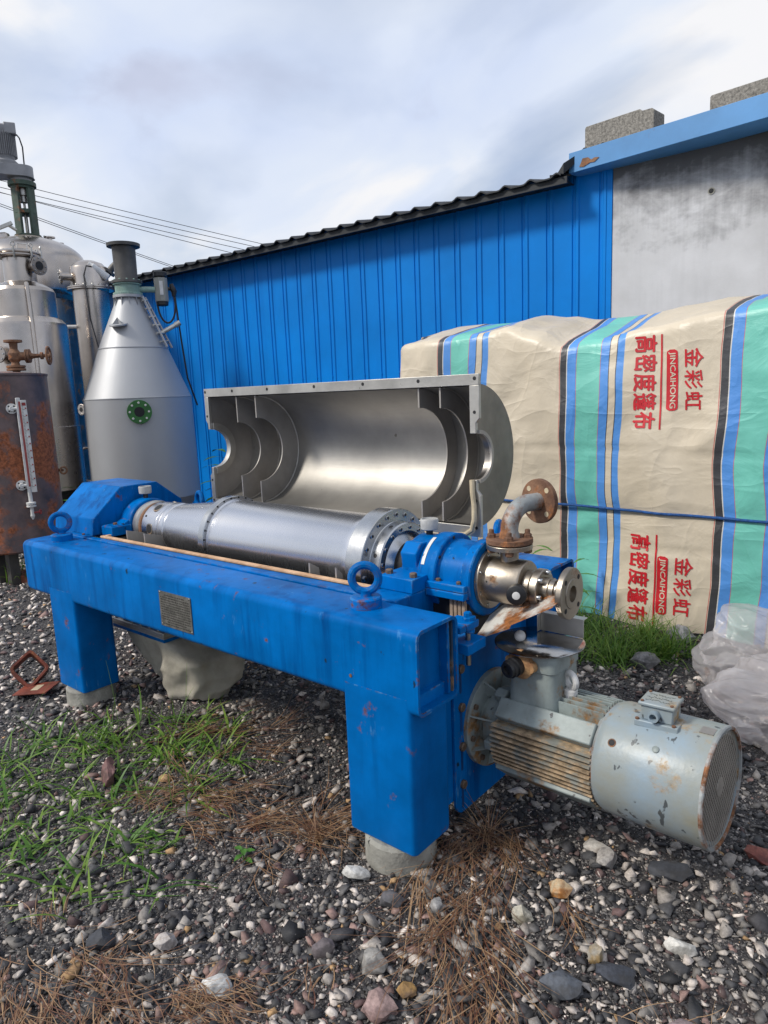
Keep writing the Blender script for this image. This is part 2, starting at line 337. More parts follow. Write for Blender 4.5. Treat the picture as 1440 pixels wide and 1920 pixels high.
for a in (3.05, 2.1, 1.15, .2):   # solids discharge ports in the neck
    d = Vector((0, math.cos(a), math.sin(a)))
    q = bolt(bowl, AX + Vector((-1.985, 0, 0)) + d*.1285, d, .0285, .0035, BRONZ, 'discharge_port', 24)
    bolt(bowl, AX + Vector((-1.985, 0, 0)) + d*.1300, d, .022, .0030, DARK, 'port_hole', 24)
    d = Vector((0, math.cos(a+.45), math.sin(a+.45))); bolt(bowl, AX + Vector((-2.04, 0, 0)) + d*.129, d, .006, .002, DARK, 'bolt_hole', 10)
# left bearing
bh = MB(); bh.lathe([(-2.26, .10), (-2.26, .133), (-2.25, .140), (-2.17, .142), (-2.158, .136), (-2.158, .115), (-2.15, .1)], AX, (1, 0, 0), 48)
p = [(-2.25, .53+.139*math.cos(t), .845+.139*math.sin(t)) for t in np.linspace(.35, PI-.35, 14)]
bh.prism(p + [(-2.25, .36, .872), (-2.25, .292, .872), (-2.25, .292, .8190), (-2.25, .768, .8190), (-2.25, .768, .872), (-2.25, .70, .872)][0:6], (.085, 0, 0))
br1 = bh.done('bearing_housing', BLUE, CF, bevel=.004)
b = MB(); b.box(-2.262, -2.152, .288, .40, .8188, .868); b.done('bearing_foot', BLUE, br1, bevel=.004)
bolt(br1, (-2.20, .335, .868), (0, 0, 1), .012, .014, RUST)
bolt(br1, (-2.20, .725, .872), (0, 0, 1), .012, .014, RUST)
b = MB(); b.lathe([(-2.16, .1), (-2.158, .124), (-2.135, .131), (-2.112, .132), (-2.10, .12), (-2.095, .1)], AX, (1, 0, 0), 48); b.done('seal_ring', FLNG, br1)
b = MB(); b.lathe([(-2.112, .10), (-2.108, .122), (-2.085, .124), (-2.072, .11)], AX, (1, 0, 0), 48); b.done('rusty_collar', RUST, br1)
def grease_cap(parent, x, y, z):
    b = MB(); b.lathe([(-.012, .013), (.028, .013)], (x, y, z), (0, 0, 1), 16); b.done('cap_stem', BLACK, parent)
    b = MB(); b.lathe([(.022, .030), (.025, .033), (.058, .034), (.062, .032), (.062, .029), (.057, .028)], (x, y, z), (0, 0, 1), 32); b.done('grease_cap', CAPM, parent, sharp=30)
grease_cap(br1, -2.205, .53, .988)
# belt guard on the left end
g = MB(); yz = [(.245, .8190), (.256, .906), (.428, 1.057), (.649, 1.057), (.800, .938), (.81, .8190)]
g.prism([(-2.275, y, z) for y, z in yz], (-.42, 0, 0)); gd = g.done('belt_guard', BLUE, CF, bevel=.005)
g = MB(); g.box(-2.58, -2.272, .212, .2435, .8188, .8225).box(-2.69, -2.272, .8115, .835, .8188, .8225); g.done('guard_foot', BLUE, gd)
bolt(gd, (-2.34, .228, .8225), (0, 0, 1), .008, .008, RUST)
# lifting eyes
def eye(x, y, nrm, z=.816):
    b = MB(); b.lathe([(0, .052), (.030, .052), (.034, .048), (.036, .02), (.05, .018), (.055, .02)], (x, y, z), (0, 0, 1), 28)
    b.torus((x, y, z+.094), nrm, .044, .0135)
    b.done('lifting_eye', BLUE2, CF)
eye(-.262, .118, (.55, -.8, 0)); eye(-2.335, .112, (.95, -.42, 0)); eye(-2.30, .94, (.25, 1, 0)); eye(-.25, .94, (1, .3, 0))
# nameplate
npl = MB().box(-1.287, -1.070, -.004, -.0005, .594, .741).done('nameplate', PLATE, CF)
b = MB(); rr = random.Random(3)
for k in range(13):
    z = .728 - k*.0102
    if k in (0, 11):
        x = -1.25 + .012*rr.random(); xe = -1.11
    else: x = -1.276; xe = -1.08
    while x < xe:
        w = .004 + .012*rr.random(); b.box(x, min(x+w, xe), -.0052, -.0035, z-.0026, z+.0020); x += w + .003 + .004*rr.random()
b.done('engraved_lines', PLATED, npl)
for x in (-1.280, -1.077):
    for z in (.600, .735): bolt(npl, (x, -.004, z), (0, -1, 0), .004, .002, MACH, 'rivet', 8)
# small chips and a bolt on the front face
for x, z, r in ((-.235, .625, .006),): bolt(fb_, (x, .0015, z), (0, -1, 0), r, .004, RUST, 'plug', 8)
# right pedestal and bearing
b = MB(); b.box(-.372, -.212, .206, .86, .549, .8160); b.done('pedestal', BLUE, CF, bevel=.004)
br2 = MB().box(-.358, -.2105, .300, .425, .8162, .866).done('bearing_block', BLUE2, CF, bevel=.003)
MB().box(-.358, -.2105, .635, .76, .8162, .866).done('bearing_block', BLUE2, CF, bevel=.003)
b = MB(); b.lathe([(-.345, .085), (-.345, .118), (-.335, .130), (-.262, .132), (-.245, .143), (-.186, .145), (-.182, .141), (-.182, .126), (-.176, .124), (-.085, .120), (-.081, .134), (-.049, .134), (-.045, .130), (-.045, .09)], AX, (1, 0, 0), 64)
b.done('bearing_housing', BLUE, br2, sharp=30)
b = MB(); b.lathe([(-.405, .088), (-.40, .094), (-.362, .094), (-.35, .085)], AX, (1, 0, 0), 40); b.done('seal_ring', DARK, br2)
p = [(-.335, .405, .866), (-.335, .395, .93), (-.335, .43, .965), (-.335, .48, .96), (-.335, .48, .866)]
MB().prism(p, (.07, 0, 0)).done('rib', BLUE2, br2, bevel=.004)
for x in (-.338, -.232): bolt(br2, (x, .335, .866), (0, 0, 1), .0135, .016, BOLTM)
for x in (-.338, -.232): bolt(br2, (x, .725, .866), (0, 0, 1), .0135, .016, BOLTM)
b = MB(); b.box(-.2095, -.052, .372, .42, .797, .822); b.done('split_flange', BLUE2, br2, bevel=.003)
b = MB(); b.box(-.2095, -.052, .374, .42, .8235, .848); b.done('split_flange', BLUE2, br2, bevel=.003)
b = MB(); b.box(-.207, -.055, .377, .42, .8222, .8233); b.done('split_joint', RUST, br2)
for x in (-.17, -.085): bolt(br2, (x, .395, .848), (0, 0, 1), .009, .010, BOLTM)
for a in (2.5, 1.7): 
    d = Vector((0, math.cos(a), math.sin(a))); bolt(br2, AX + Vector((-.182, 0, 0)) + d*.134, (1, 0, 0), .006, .003, DARK, 'bolt_hole', 10)
MB().box(-.072, -.048, -.018, .018, 0, .0035, Matrix.Translation(AX+Vector((0, -.035, .1165))) @ Matrix.Rotation(.28, 4, 'X')).done('tag_plate', MACH, br2)
for i in range(26):   # flaked paint band on the housing
    pass
b = MB(); b.lathe([(-.2450, .1436), (-.2448, .1442), (-.232, .1457), (-.230, .1452)], AX, (1, 0, 0), 12, a0=PI*1.62, a1=PI*1.88); b.done('scraped_band', WHITE, br2)
grease_cap(br2, -.300, .53, .972)
# belts, and a black box painted for the shade behind them
b = MB(); b.box(-.209, -.058, .415, .80, .30, .796); b.done('belt_shade_box', DARK, CF)
for k in range(4):
    x = -.128 + k*.0165
    MB().box(x, x+.0115, .400, .414, .33, .797).done('drive_belt', BELT, CF)
# motor plate with bolts
b = MB()
p = [(-.062, y, z) for y, z in rrect(.298, .80, .045, .66, (.045, .16, .02, .02), 8)]
b.prism(p, (.012, 0, 0)); mp = b.done('motor_plate', BLUE, CF, bevel=.002)
b = MB(); b.box(-.115, -.0625, .225, .31, .10, .70); b.done('slide_rail', BLUE, mp, bevel=.003)
for z in (.574, .436, .292, .152):
    bolt(mp, (-.050, .338, z), (1, 0, 0), .0155, .012, BOLTM, 'bolt', 14)
    q = MB().prism([(-.0502, .338+y, z-.035+zz_) for y, zz_ in rrect(-.007, .007, -.055, .03, (.0069,)*4, 4)], (.0006, 0, 0)).done('slot', SLOTM, mp)
# adjusting screw
b = MB(); b.box(-.05, .030, .228, .262, .742, .764).box(-.0495, .034, .262, .33, .742, .766); b.lathe([(-.028, .02), (.028, .02)], (.012, .305, .752), (0, .2, 1), 16)
ad = b.done('adjusting_screw', BLUE2, CF, bevel=.003)
bolt(ad, (.010, .300, .766), (0, 0, 1), .017, .012, BLUE2); bolt(ad, (.010, .300, .778), (0, 0, 1), .013, .016, BLUE2)
b = MB(); b.lathe([(0, .0085), (.135, .0085)], (.010, .300, .615), (0, 0, 1), 14); b.done('threaded_rod', BRONZ, ad)
b = MB(); b.box(-.048, .040, .255, .36, .664, .700); b.done('lug', BLUE2, ad, bevel=.003)
# outlet chute and canvas sleeve
b = MB(); b.box(-2.21, -1.79, .325, .735, .372, .549); b.done('outlet_chute', BLUE, CF, bevel=.003)
of = MB().box(-2.255, -1.77, .290, .77, .318, .3375).done('outlet_flange', BLUE, CF, bevel=.003)
MB().box(-2.262, -1.762, .285, .775, .350, .371).done('flange_plate', FLNG, of, bevel=.003)
b = MB(); b.box(-2.258, -1.766, .288, .772, .3378, .3497); b.done('flange_gasket', STEEL, of)
for x in (-2.23, -2.15, -2.07, -1.99, -1.91, -1.83): bolt(of, (x, .304, .371), (0, 0, 1), .009, .014, STEEL)
for y in (.36, .46, .56): bolt(of, (-1.785, y, .371), (0, 0, 1), .009, .014, STEEL)
b = MB(); rows = []
for k in range(33):
    t = k/32; z = .318*(1-t) + .012*t
    x0 = -2.225*(1-t) + -1.93*t; x1 = -1.80 + .20*min(1, t*3) + .06*t - .10*t*t; y0 = .315*(1-t) + .36*t; y1 = .745*(1-t) + .60*t
    row = []
    for (px, py) in rrect(x0, x1, y0, y1, (.05,)*4, 6):
        row.append((px, py))
    # resample finely
    pts = []
    for i in range(len(row)):
        a, c = Vector(row[i]), Vector(row[(i+1) % len(row)]); m = max(1, int((c-a).length/.03)) if k >= 0 else 1
        pts.append((a, c))
    out_ = []; L = [(c-a).length for a, c in pts]; T = sum(L); M_ = 110; j = 0; acc = 0
    for i in range(M_):
        d = T*i/M_
        while acc + L[j] < d: acc += L[j]; j += 1
        a, c = pts[j]; q = a + (c-a)*((d-acc)/max(L[j], 1e-6))
        cx, cy = (x0+x1)/2, (y0+y1)/2; nrm = Vector((q.x-cx, q.y-cy)).normalized()
        f = math.sin(i*2*PI/M_*4 + 2.6*t + 1)*.022 + (.3-abs(noise.noise(Vector((q.x*5+z*3, q.y*5, z*3)))))*.085 + (.3-abs(noise.noise(Vector((q.x*10-z*8, q.y*10, z*9+4)))))*.045*t
        q = q + nrm*f*min(1, t*2.2)
        out_.append((q.x, q.y, z + noise.noise(Vector((i*.3, t*6, 3)))*.012*t))
    rows.append(out_)
b.grid(rows, True, False, True); b.done('canvas_sleeve', CANVAS, of, sharp=60)
# ---- feed end: silver body, nozzle, rusty elbow
b = MB(); b.ring(AX+Vector((-.0445, 0, 0)), (1, 0, 0), .05, .106, .014, 48)
fh = b.done('feed_housing', BRONZ, CF, bevel=.002)
for p in circ(-.0305, .093, 8, .35): bolt(fh, p, (1, 0, 0), .0065, .004, MACH, 'bolt', 12)
b = MB(); b.lathe([(-.031, .079), (.098, .079), (.104, .075), (.104, .06)], AX, (1, 0, 0), 48); b.done('feed_body', BRONZ, fh)
b = MB(); b.lathe([(.103, .052), (.110, .056), (.128, .054), (.138, .060), (.140, .066), (.162, .066), (.165, .063), (.165, .05)], AX+Vector((0, 0, -.008)), (1, 0, 0), 40); b.done('feed_collar', BRONZ, fh, sharp=28)
for p in circ(.165, .055, 6, .3): bolt(fh, Vector(p)+Vector((0, 0, -.008)), (1, 0, 0), .0085, .013, MACH, 'bolt', 12)
b = MB(); b.lathe([(.160, .040), (.190, .040), (.192, .036), (.208, .036), (.21, .03), (.245, .030)], AX+Vector((0, 0, -.008)), (1, 0, 0), 36); b.done('nozzle', BRONZ, fh)
c = AX + Vector((.240, 0, -.010))
b = MB(); b.lathe([(0, .025), (0, .083), (.003, .085), (.019, .085), (.021, .083), (.021, .050), (.0235, .048), (.0235, .027), (-.03, .0265)], c, (1, 0, 0), 48, (False, True)); nz = b.done('nozzle_flange', BRONZ, fh, sharp=28)
for i in range(4):
    t = PI/4 + i*PI/2; bolt(nz, c + Vector((.0208, .066*math.cos(t), .066*math.sin(t))), (1, 0, 0), .0085, .0012, DARK, 'bolt_hole', 14)
bolt(nz, c + Vector((.0015, 0, 0)), (1, 0, 0), .026, .002, FLNG, 'bore', 20)
b = MB(); b.lathe([(0, .015), (.02, .015), (.02, .033), (.045, .033), (.047, .030)], (.105, .462, .835), (.35, -1, 0), 20); kn = b.done('knob', BLACK, fh)
bolt(kn, Vector((.105, .462, .835)) + Vector((.33, -.944, 0))*.046, (.33, -.944, 0), .013, .005, WHITE, 'knob_centre', 16)
FX, FY = .034, .53
b = MB(); b.lathe([(.915, .031), (.962, .031)], (FX, FY, 0), (0, 0, 1), 28); b.done('riser', BRONZ, fh)
b = MB(); b.lathe([(.960, .03), (.960, .078), (.977, .078), (.977, .03)], (FX, FY, 0), (0, 0, 1), 40); b.done('riser_flange', BRONZ, fh, bevel=.002)
fp = MB().lathe([(.980, .025), (.980, .079), (.998, .079), (.998, .025)], (FX, FY, 0), (0, 0, 1), 40).done('feed_pipe', RUST, CF, bevel=.002)
for i in range(4):
    t = .5 + i*PI/2; p = Vector((FX+.060*math.cos(t), FY+.060*math.sin(t), 0))
    bolt(fp, p+Vector((0, 0, .998)), (0, 0, 1), .0145, .014, RUST); bolt(fp, p+Vector((0, 0, 1.012)), (0, 0, 1), .009, .014, RUST, 'bolt', 12)
    bolt(fp, p+Vector((0, 0, .960)), (0, 0, -1), .0145, .016, RUST)
dy = Vector((.28, .96, 0)).normalized(); b = MB()
pts = [Vector((FX, FY, .996)), Vector((FX, FY, 1.012))] + [Vector((FX, FY, 1.020)) + dy*(.085*(1-math.cos(t))) + Vector((0, 0, .085*math.sin(t))) for t in np.linspace(.0, PI/2, 12)] + [Vector((FX, FY, 1.105)) + dy*.14]
b.tube(pts, [.036, .033] + [.030]*(len(pts)-2), 20); b.done('elbow', RUSTP, fp)
c = Vector((FX, FY, 1.105)) + dy*.136
b = MB(); b.ring(c, dy, .024, .078, .018, 48); fl2 = b.done('pipe_flange', RUST, fp, bevel=.002)
_, u_, v_ = frame_of(dy)
for i in range(4):
    t = PI/4 + i*PI/2; bolt(fl2, c + (u_*math.cos(t)+v_*math.sin(t))*.058, -dy, .0095, .0012, CREAM, 'bolt_hole', 14)
# ---- open cover
CY, CZ, CR = 1.04, 1.21, .305
b = MB()
n = 40
def half(r, y0=CY): return [(y0 + r*math.cos(t), CZ + r*math.sin(t)) for t in np.linspace(-PI/2, PI/2, n+1)]
rows = [[(x, y, z) for y, z in half(CR)] for x in (-2.262, -.42)] + [[(x, y, z) for y, z in half(CR-.006)] for x in (-.42, -2.262)]
rows.append(rows[0]); b.grid(rows, False); cov = b.done('cover_shell', INNER, CF)
def halfplate(x, t, ro, ri, name, m, parent, zt=None, zb=None):
    zt = ri if zt is None else zt
    po = half(ro); pi = [(CY + ri*math.cos(a), CZ + ri*math.sin(a)) for a in np.linspace(PI/2, -PI/2, 25)]
    return MB().prism([(x, y, z) for y, z in po + pi], (t, 0, 0)).done(name, m, parent)
for x, r in ((-2.015, .153), (-1.85, .178), (-.718, .213), (-.600, .210)): halfplate(x, .008, CR-.0065, r, 'cover_baffle', STEEL, cov)
for xw, rw in ((-1.838, CR-.008), (-.722, CR-.008), (-.588, CR-.008), (-2.003, CR-.008)):
    MB().tube([(xw, CY+rw*math.cos(a), CZ+rw*math.sin(a)) for a in np.linspace(-1.5, 1.5, 50)], .0045, 6).done('weld_bead', FLNG, cov)
halfplate(-2.275, .013, CR+.004, .112, 'end_plate', STEEL, cov); halfplate(-.4195, .013, CR+.004, .098, 'end_plate', ENDP, cov)
halfplate(-2.2615, .024, .150, .111, 'seal_seat', FLNG, cov); halfplate(-.4065, .012, .114, .0985, 'seal_seat', STEEL, cov)
halfplate(-.434, .014, .130, .103, 'seal_seat', ENDP, cov)
# rim flange (front face of the open half)
b = MB(); T = .018
b.box(-2.285, -.385, CY-T, CY-.0005, CZ+.303, CZ+.350)
b.box(-2.285, -.385, CY-T, CY-.0005, CZ-.350, CZ-.303)
def strip(poly): b.prism([(x, CY-T, z) for x, z in poly], (0, T-.0005, 0))
for s in (1, -1):
    strip([(-.385, CZ+s*.3025), (-.385, CZ+s*.165), (-.403, CZ+s*.145), (-.403, CZ+s*.100), (-.432, CZ+s*.100), (-.432, CZ+s*.3025)])
    strip([(-2.285, CZ+s*.3025), (-2.285, CZ+s*.165), (-2.268, CZ+s*.145), (-2.268, CZ+s*.113), (-2.25, CZ+s*.113), (-2.25, CZ+s*.3025)])
rim = b.done('cover_flange', FLNG, cov, bevel=.0015)
for x in (-2.272, -2.02, -1.72, -1.36, -1.03, -.70, -.405): bolt(rim, (x, CY-T, CZ+.331), (0, -1, 0), .0085, .001, DARK, 'bolt_hole', 12)
for x in (-.408, -2.27):
    for z in (.19, -.19, -.31): bolt(rim, (x, CY-T, CZ+z), (0, -1, 0), .0075, .001, DARK, 'bolt_hole', 12)
b = MB(); b.tube([(-.420, 1.012, 1.112), (-.418, 1.010, 1.06), (-.408, 1.006, 1.00), (-.407, 1.003, .94), (-.418, 1.0, .895), (-.45, .995, .872), (-.505, .99, .868)], .0115, 10); b.done('seal_cord', CREAM, cov)
for x in (-1.9, -.9):
    MB().box(x-.05, x+.05, 1.042, 1.10, .8165, .90).done('hinge', BLUE, cov, bevel=.004)
# ---- motor
MM = Matrix.Translation((0, .523, .334)) @ Matrix.Rotation(-.057, 4, 'Z') @ Matrix.Rotation(-.022, 4, 'Y')
X = (1, 0, 0)
b = MB(); b.lathe([(.0, .11), (.0, .118), (.055, .126), (.060, .132), (.415, .132), (.420, .10)], (0, 0, 0), X, 40)
mo = b.done('electric_motor', GREY, CF, M=MM)
b = MB(); b.lathe([(-.047, .06), (-.047, .172), (-.044, .175), (-.026, .175), (-.024, .172), (-.024, .10), (.0, .105)], (0, 0, 0), X, 56, (True, False)); b.done('motor_flange', GREY, mo, M=MM)
for i in range(8):
    t = PI/8 + i*PI/4
    o = MB().prism([(-.0245, .108*math.cos(t)-.004*math.sin(t), .108*math.sin(t)+.004*math.cos(t)), (-.0245, .17*math.cos(t), .17*math.sin(t)), (.05, .12*math.cos(t), .12*math.sin(t))], (0, -.006*math.sin(t), .006*math.cos(t))).done('gusset', GREY, mo, M=MM)
for t in (2.55, 3.3, 4.0): bolt(mo, MM @ Vector((-.024, .150*math.cos(t), .150*math.sin(t))), MM.to_3x3() @ Vector(X), .011, .010, BOLTM)
b = MB()
for z in np.arange(-.128, .060, .0168):
    hw = math.sqrt(.168**2 - z*z); b.box(.062, .418, -hw, hw, z-.0034, z+.0034)
for y in np.arange(-.048, .125, .0168):
    hz = math.sqrt(.166**2 - y*y); b.box(.062, .418, y-.0026, y+.0026, -hz, -.08)
b.done('cooling_fins', FINM, mo, M=MM, smooth=False)
b = MB()
for y in np.arange(-.060, .135, .0185):
    hz = math.sqrt(.168**2 - y*y); b.box(.215, .416, y-.0028, y+.0028, .08, hz)
b.done('top_fins', GREY, mo, M=MM, smooth=False)
b = MB(); Mx = Matrix.Rotation(R(47), 4, 'X'); b.box(.066, .41, -.036, .034, .128, .165, Mx); b.box(.066, .41, -.05, .05, -.172, -.14, Matrix.Rotation(R(-40), 4, 'X')); b.done('mounting_pad', GREY, mo, M=MM, bevel=.004)
for t in (R(118), R(190), R(250)):
    MB().box(.028, .074, -.018, .018, .125, .158, Matrix.Rotation(t-PI/2, 4, 'X')).done('foot_boss', GREY, mo, M=MM, bevel=.006)
b = MB(); b.lathe([(.405, .150), (.418, .160), (.430, .168), (.446, .1725), (.735, .1755), (.742, .1735), (.743, .166), (.735, .165), (.735, .15)], (0, 0, 0), X, 72, (False, False)); fc = b.done('fan_cover', GREYC, mo, M=MM, sharp=30)
b = MB(); b.lathe([(.4045, .1495), (.4175, .1603), (.4205, .1635), (.4225, .1625), (.414, .150)], (0, 0, 0), X, 60, (False, False)); b.done('cover_rim', RUSTP, mo, M=MM, sharp=30)
b = MB(); b.lathe([(.734, .1700), (.7345, .1762), (.741, .1762), (.7445, .1735), (.7445, .1655), (.738, .1645)], (0, 0, 0), X, 72, (False, False)); b.done('cover_rim', RUSTP, mo, M=MM, sharp=30)
b = MB(); b.lathe([(.41, .02), (.412, .155)], (0, 0, 0), X, 40); b.done('cover_back', DARK, mo, M=MM)
# grille: crossing wires in front of a dark void
b = MB(); b.lathe([(.722, .001), (.724, .165)], (0, 0, 0), X, 48); b.done('grille_back', DARK, mo, M=MM)
b = MB()
for a in (R(32), R(-32)):
    ca, sa = math.cos(a), math.sin(a)
    for d in np.arange(-.16, .1601, .0115):
        h = math.sqrt(max(.166**2-d*d, 1e-6))
        o_ = .7335 if a > 0 else .7322
        M1 = Matrix.Translation((o_, 0, 0)) @ Matrix.Rotation(a, 4, 'X')
        b.box(0, .002, d-.0030, d+.0030, -h, h, M1)
b.lathe([(.7342, .028), (.7365, .028), (.737, .025)], (0, 0, 0), X, 30, (False, True)); b.done('grille', FLNG, mo, M=MM, smooth=False)
for t, s_ in ((2.35, .60),): bolt(mo, MM @ Vector((s_, .1725*math.cos(t), .1725*math.sin(t))), MM.to_3x3() @ Vector((0, math.cos(t), math.sin(t))), .010, .006, GREY, 'screw', 12)
bolt(mo, MM @ Vector((.475, .171*math.cos(2.45), .171*math.sin(2.45))), MM.to_3x3() @ Vector((0, math.cos(2.45), math.sin(2.45))), .0125, .0035, RUST, 'rust_ring', 16)
bolt(mo, MM @ Vector((.475, .171*math.cos(2.45), .171*math.sin(2.45))), MM.to_3x3() @ Vector((0, math.cos(2.45), math.sin(2.45))), .0095, .0042, DARK, 'open_hole', 16)
MB().box(.69, .728, -.024, .010, .1735, .1765, Matrix.Rotation(.1, 4, 'X')).done('data_tag', STEEL, mo, M=MM)
# fan junction box
JM = MM @ Matrix.Translation((.575, -.022, .168)) @ Matrix.Rotation(R(4), 4, 'Z')
b = MB(); b.box(-.062, .062, -.05, .05, -.012, .008); b.done('box_foot', GREYC, mo, M=JM, bevel=.003)
b = MB(); b.box(-.045, .045, -.040, .040, .008, .052); b.done('junction_box', GREYC, mo, M=JM, bevel=.004)
b = MB(); b.box(-.052, .052, -.047, .047, .0525, .064); jl = b.done('junction_lid', GREYC, mo, M=JM, bevel=.004)
b = MB(); b.ring((-.004, -.062, .030), (0, 1, 0), .010, .016, .024, 20); b.done('conduit_entry', GREYC, mo, M=JM)
for x in (-.042, .042):
    for y in (-.037, .037): bolt(mo, JM @ Vector((x, y, .064)), (0, 0, 1), .005, .004, RUST, 'screw', 8)
for x in (-.054, .05): bolt(mo, JM @ Vector((x, -.045, .008)), (0, 0, 1), .006, .005, RUST, 'screw', 8)
b = MB(); rr = random.Random(5)   # faint pen scribble on the lid
for k in range(3):
    y = .022 - k*.02; x = -.036
    while x < .034:
        M1 = Matrix.Translation((x, y+rr.uniform(-.004, .004), .0643)) @ Matrix.Rotation(rr.uniform(0, 3), 4, 'Z'); b.box(-.0045, .0045, -.0006, .0006, 0, .0004, M1); x += .006
b.done('pen_marks', PLATED, mo, M=JM)
# terminal box, gland, eye
b = MB()
for z, k, rr_ in ((.467, 1.0, .03), (.60, .98, .03), (.628, .96, .028), (.640, .90, .026)):
    pass
prow = []
for z, k in ((.455, 1.02), (.50, 1.0), (.585, .97), (.590, 1.02), (.640, 1.02), (.648, .98)):
    prow.append([(.168+(x-.168)*k, .515+(y-.515)*k, z) for x, y in rrect(.083, .253, .420, .615, (.03,)*4, 5)])
b.grid(prow, True, True, True); tb = b.done('terminal_box', GREY, mo, sharp=40)
RGL = mat('orange_rust', (.46, .28, .13), .8, .1, .35, 18, .3, 80, col2=(.22, .10, .045), rust=.2, rscale=20)
gdir = Vector((-.22, -.97, -.06)).normalized(); gp = Vector((.140, .428, .609))
b = MB(); b.lathe([(-.02, .03), (.0, .034), (.004, .048), (.020, .050), (.024, .044), (.03, .034)], gp, gdir, 26)
_, u_, v_ = frame_of(gdir)
for s in (1, -1):
    cc = gp + gdir*.012 + u_*s*.042; b.lathe([(-.010, .019), (.010, .019)], cc, gdir, 14)
b.done('gland_flange', RGL, mo)
b = MB(); b.lathe([(.02, .030), (.05, .032), (.052, .027), (.060, .027), (.062, .031), (.068, .031), (.070, .026), (.080, .025), (.080, .016), (.072, .014)], gp, gdir, 26); b.done('cable_gland', BLACK, mo, sharp=28)
b = MB(); ep = MM @ Vector((.275, -.005, .150)); b.lathe([(0, .022), (.03, .022), (.035, .016)], ep, (0, 0, 1), 16); b.torus(ep + Vector((0, 0, .062)), (.5, 1, .1), .025, .0105, 24, 10); b.done('motor_eye', WHITE, mo)
b = MB(); b.box(.20, .235, -.03, .03, .13, .165, None); b.done('eye_boss', GREY, mo, M=MM, bevel=.004)
# ================================================================ loose plates lying on the motor
b = MB(); b.lathe([(.6500, .02), (.6500, .145), (.6515, .149), (.6545, .149), (.6560, .146), (.6565, .02)], (.149, .521, 0), (0, 0, 1), 56)
sd = tag(b.done('steel_disc', DISC, None), 'round steel disc with welded angle lying on the motor terminal box', 'plate')
b = MB(); b.box(.104, .262, .618, .621, .657, .722).box(.104, .262, .6212, .650, .719, .722).box(.1015, .104, .595, .65, .657, .716); b.done('welded_angle', FLNG, sd, bevel=.001)
pts = [(-.006, .358, .676), (.116, .380, .733), (.122, .381, .746), (.246, .420, .815), (.250, .45, .822), (.190, .55, .826), (.117, .56, .826), (.030, .55, .774), (-.036, .51, .712)]
b = MB(); b.prism([Vector(p) + Vector((0, 0, 0)) for p in pts], (.001, .002, .005))
tag(b.done('scrap_plate', RUSTPL, None, smooth=False, bevel=.0008), 'bent white sheet plate with brown rust leaning under the feed nozzle', 'plate')
b = MB(); b.ball((.100, .478, .677), .019, 3)
tag(b.done('white_ball', WHITE, None), 'small white ball on the steel disc above the motor', 'ball')
# ================================================================ ground
def gh(x, y):
    d = math.hypot(x-1.188, y+1.496)
    return (noise.noise(Vector((x*.9, y*.9, 0)))*.020 + noise.noise(Vector((x*2.7, y*2.7, 4)))*.010) * (1 if d < 10 else 0) - .004
gm = bpy.data.materials.new('dark_grit'); gm.use_nodes = True
t = gm.node_tree; bs = t.nodes['Principled BSDF']; tc = N(t, 'ShaderNodeTexCoord').outputs['Object']
def vor(scale):
    v = N(t, 'ShaderNodeTexVoronoi'); v.inputs['Scale'].default_value = scale; t.links.new(tc, v.inputs['Vector'])
    s = N(t, 'ShaderNodeSeparateColor'); t.links.new(v.outputs['Color'], s.inputs[0]); return v.outputs['Distance'], s.outputs[0]
d1, c1 = vor(95); d2, c2 = vor(210)
pal = [(0, (.022, .020, .021)), (.45, (.040, .037, .038)), (.60, (.075, .07, .07)), (.74, (.05, .038, .038)), (.82, (.19, .175, .165)), (.93, (.42, .39, .37))]
ca = ramp(t, pal, c1, 'CONSTANT'); cb = ramp(t, pal, c2, 'CONSTANT')
c = mixc(t, .5, ca, cb)
c = mixc(t, ramp(t, [(.42, 0.0), (.62, .75)], noise_(t, tc, 1.6, 5)), c, (.026, .023, .024))
c = mixc(t, ramp(t, [(.55, 0.0), (.7, .55)], noise_(t, mapv(t, tc, (1, 1, 1), (7, 3, 0)), 2.1, 5)), c, (.05, .03, .026))
t.links.new(c, bs.inputs['Base Color']); bs.inputs['Roughness'].default_value = .8
bp_ = N(t, 'ShaderNodeBump'); bp_.inputs['Strength'].default_value = 1; bp_.inputs['Distance'].default_value = .008
t.links.new(math_(t, 'SUBTRACT', 1.0, math_(t, 'ADD', d1, math_(t, 'MULTIPLY', d2, .5))), bp_.inputs['Height']); t.links.new(bp_.outputs[0], bs.inputs['Normal'])
xs = sorted(set([-150, -80, -40, -20] + [round(-13+.12*i, 3) for i in range(134)] + [6, 10, 20, 60, 150])); ys = sorted(set([-150, -60, -20, -8] + [round(-3+.12*i, 3) for i in range(92)] + [10, 16, 30, 70, 150]))
b = MB(); b.grid([[(x, y, gh(x, y)) for x in xs] for y in ys], False)
kind(b.done('ground', gm, None, sharp=180), 'structure')
